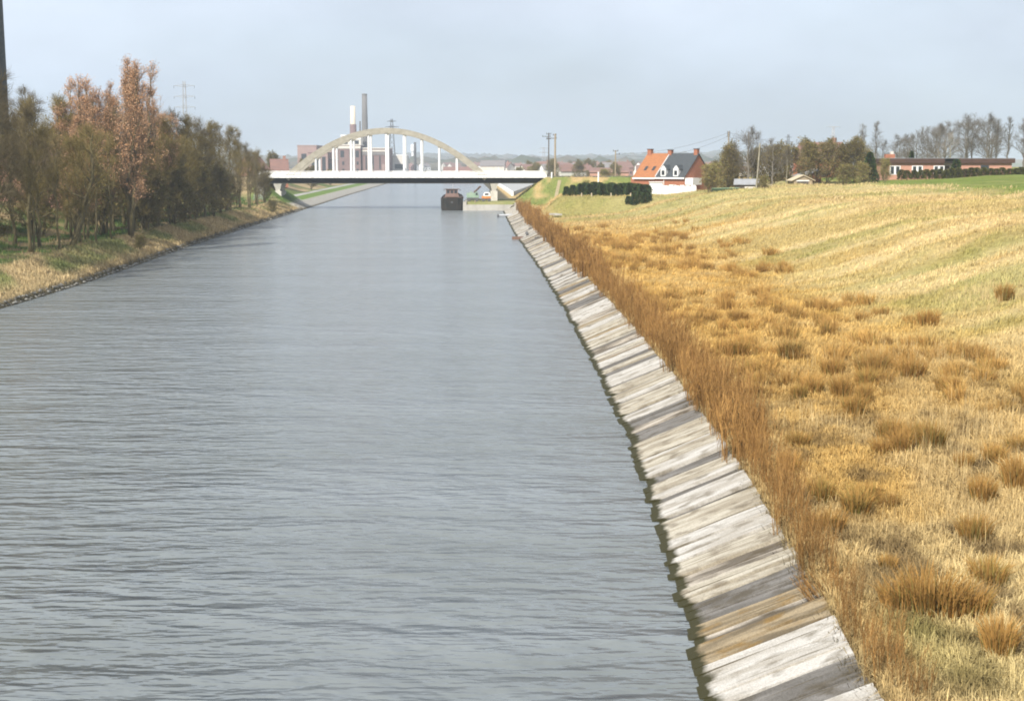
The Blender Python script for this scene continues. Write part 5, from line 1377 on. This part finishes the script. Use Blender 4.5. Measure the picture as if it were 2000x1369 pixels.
# long works sheds in the town
for k, (x, y, w, lab) in enumerate([(38, 560, 15, 'long low pink brick works shed beyond the road'), (78, 640, 17, 'long pale works shed left of the brick house'), (-28, 760, 16, 'red brick works shed seen under the right end of the arch'), (-12, 900, 15, 'dark roofed hall behind the right end of the arch')]):
    simple_house('works_shed', x, y, float(terrain(x, y)), R(-4), w, 10, 4.6 - (.6 if k < 2 else -1.5), 5.8 - (.5 if k < 2 else -3.5), M[('brick_pink', 'far_wall', 'far_brick', 'far_wall')[k]], M[('tile_old', 'roof_grey', 'tile_old', 'tile_grey')[k]], lab, 'shed', 'works sheds in the town', chim=0, wins=4)
# town trees
TT = [T_BUSH[0], T_THICK[0], T_THICK[1]]
FARCON = conifer_meshes(31, 6, 2.6, 500, .45, ((.04, .06, .025), (.08, .095, .04)))
for k in range(80):
    y = 430 * (1500 / 430) ** random.random(); az = random.uniform(-.04, .12) if k % 4 else random.uniform(-.085, -.03)
    x = az * y
    if x - float(RW(min(y, 1400))) < 20 and y < 1400: continue
    src = FARCON if k % 4 == 0 else TT[k % 3]
    plant('town_tree', src, x, y, random.uniform(.9, 1.3), 'evergreen tree among the hazy town houses' if k % 4 == 0 else 'leafless tree among the hazy town houses', 'tree', 'trees in the town beyond the bridge')
for k, (x, y, s) in enumerate([(3.5, 640, 1.25), (9.0, 560, 1.0), (15.0, 545, 1.25), (20.5, 600, 1.2), (-78, 352, 1.0), (-62, 440, 1.0), (-58, 352, .8), (-70, 420, 1.2), (-68, 470, 1.1), (-66, 520, 1.1)]):
    plant('town_tree', TT[k % 3], x, y, s, 'leafless tree close behind the bridge', 'tree', 'trees close behind the bridge')

# far woods on the ridges
rs = np.random.default_rng(5)
import bmesh
bm = bmesh.new(); bmesh.ops.create_icosphere(bm, subdivisions=1, radius=1)
iv = np.array([v.co[:] for v in bm.verts]); bm.verts.index_update(); fi = np.array([[v.index for v in f.verts] for f in bm.faces]); bm.free()
n = 2600
y = 1700 + 3300 * rs.random(n); az = -.24 + .55 * rs.random(n); x = az * y
keep = vnoise(x * .004 + 3, y * .003 + 7, 2) > .42
keep |= y > 4000
x, y = x[keep], y[keep]; n = len(x)
s = np.stack([12 + 22 * rs.random(n), 12 + 18 * rs.random(n), 6 + 6 * rs.random(n)], 1)
z = terrain(x, y)
V = (iv[None] * (1 + .25 * rs.normal(0, 1, (n, len(iv), 1))) * s[:, None, :] + np.stack([x, y, z + s[:, 2] * .25], 1)[:, None, :]).reshape(-1, 3)
F = (fi[None] + (np.arange(n) * len(iv))[:, None, None]).reshape(-1, 3)
C = np.repeat(lerp(np.zeros((n, 3)) + np.array((.06, .07, .04)), np.array((.12, .10, .07)), rs.random(n)), len(iv), 0)
tag(link('far_woods', tri_mesh('far_woods', V, F, M['wood_far'], C)), 'blue grey woods along the far ridges', 'woods', kind='stuff')

# ---------------------------------------------------------------- haze
hm = bpy.data.materials.new('haze'); hm.use_nodes = True
n_ = hm.node_tree; n_.nodes.clear()
ho = n_.nodes.new('ShaderNodeOutputMaterial'); hv = n_.nodes.new('ShaderNodeVolumePrincipled')
hv.inputs['Color'].default_value = (.80, .88, .97, 1); hv.inputs['Density'].default_value = .00026; hv.inputs['Anisotropy'].default_value = .2
n_.links.new(hv.outputs[0], ho.inputs['Volume'])
tag(MB().box(-9800, 9800, -200, 8000, -4, 62).build('haze', hm), 'thin pale haze over the whole canal landscape', 'haze', kind='stuff')
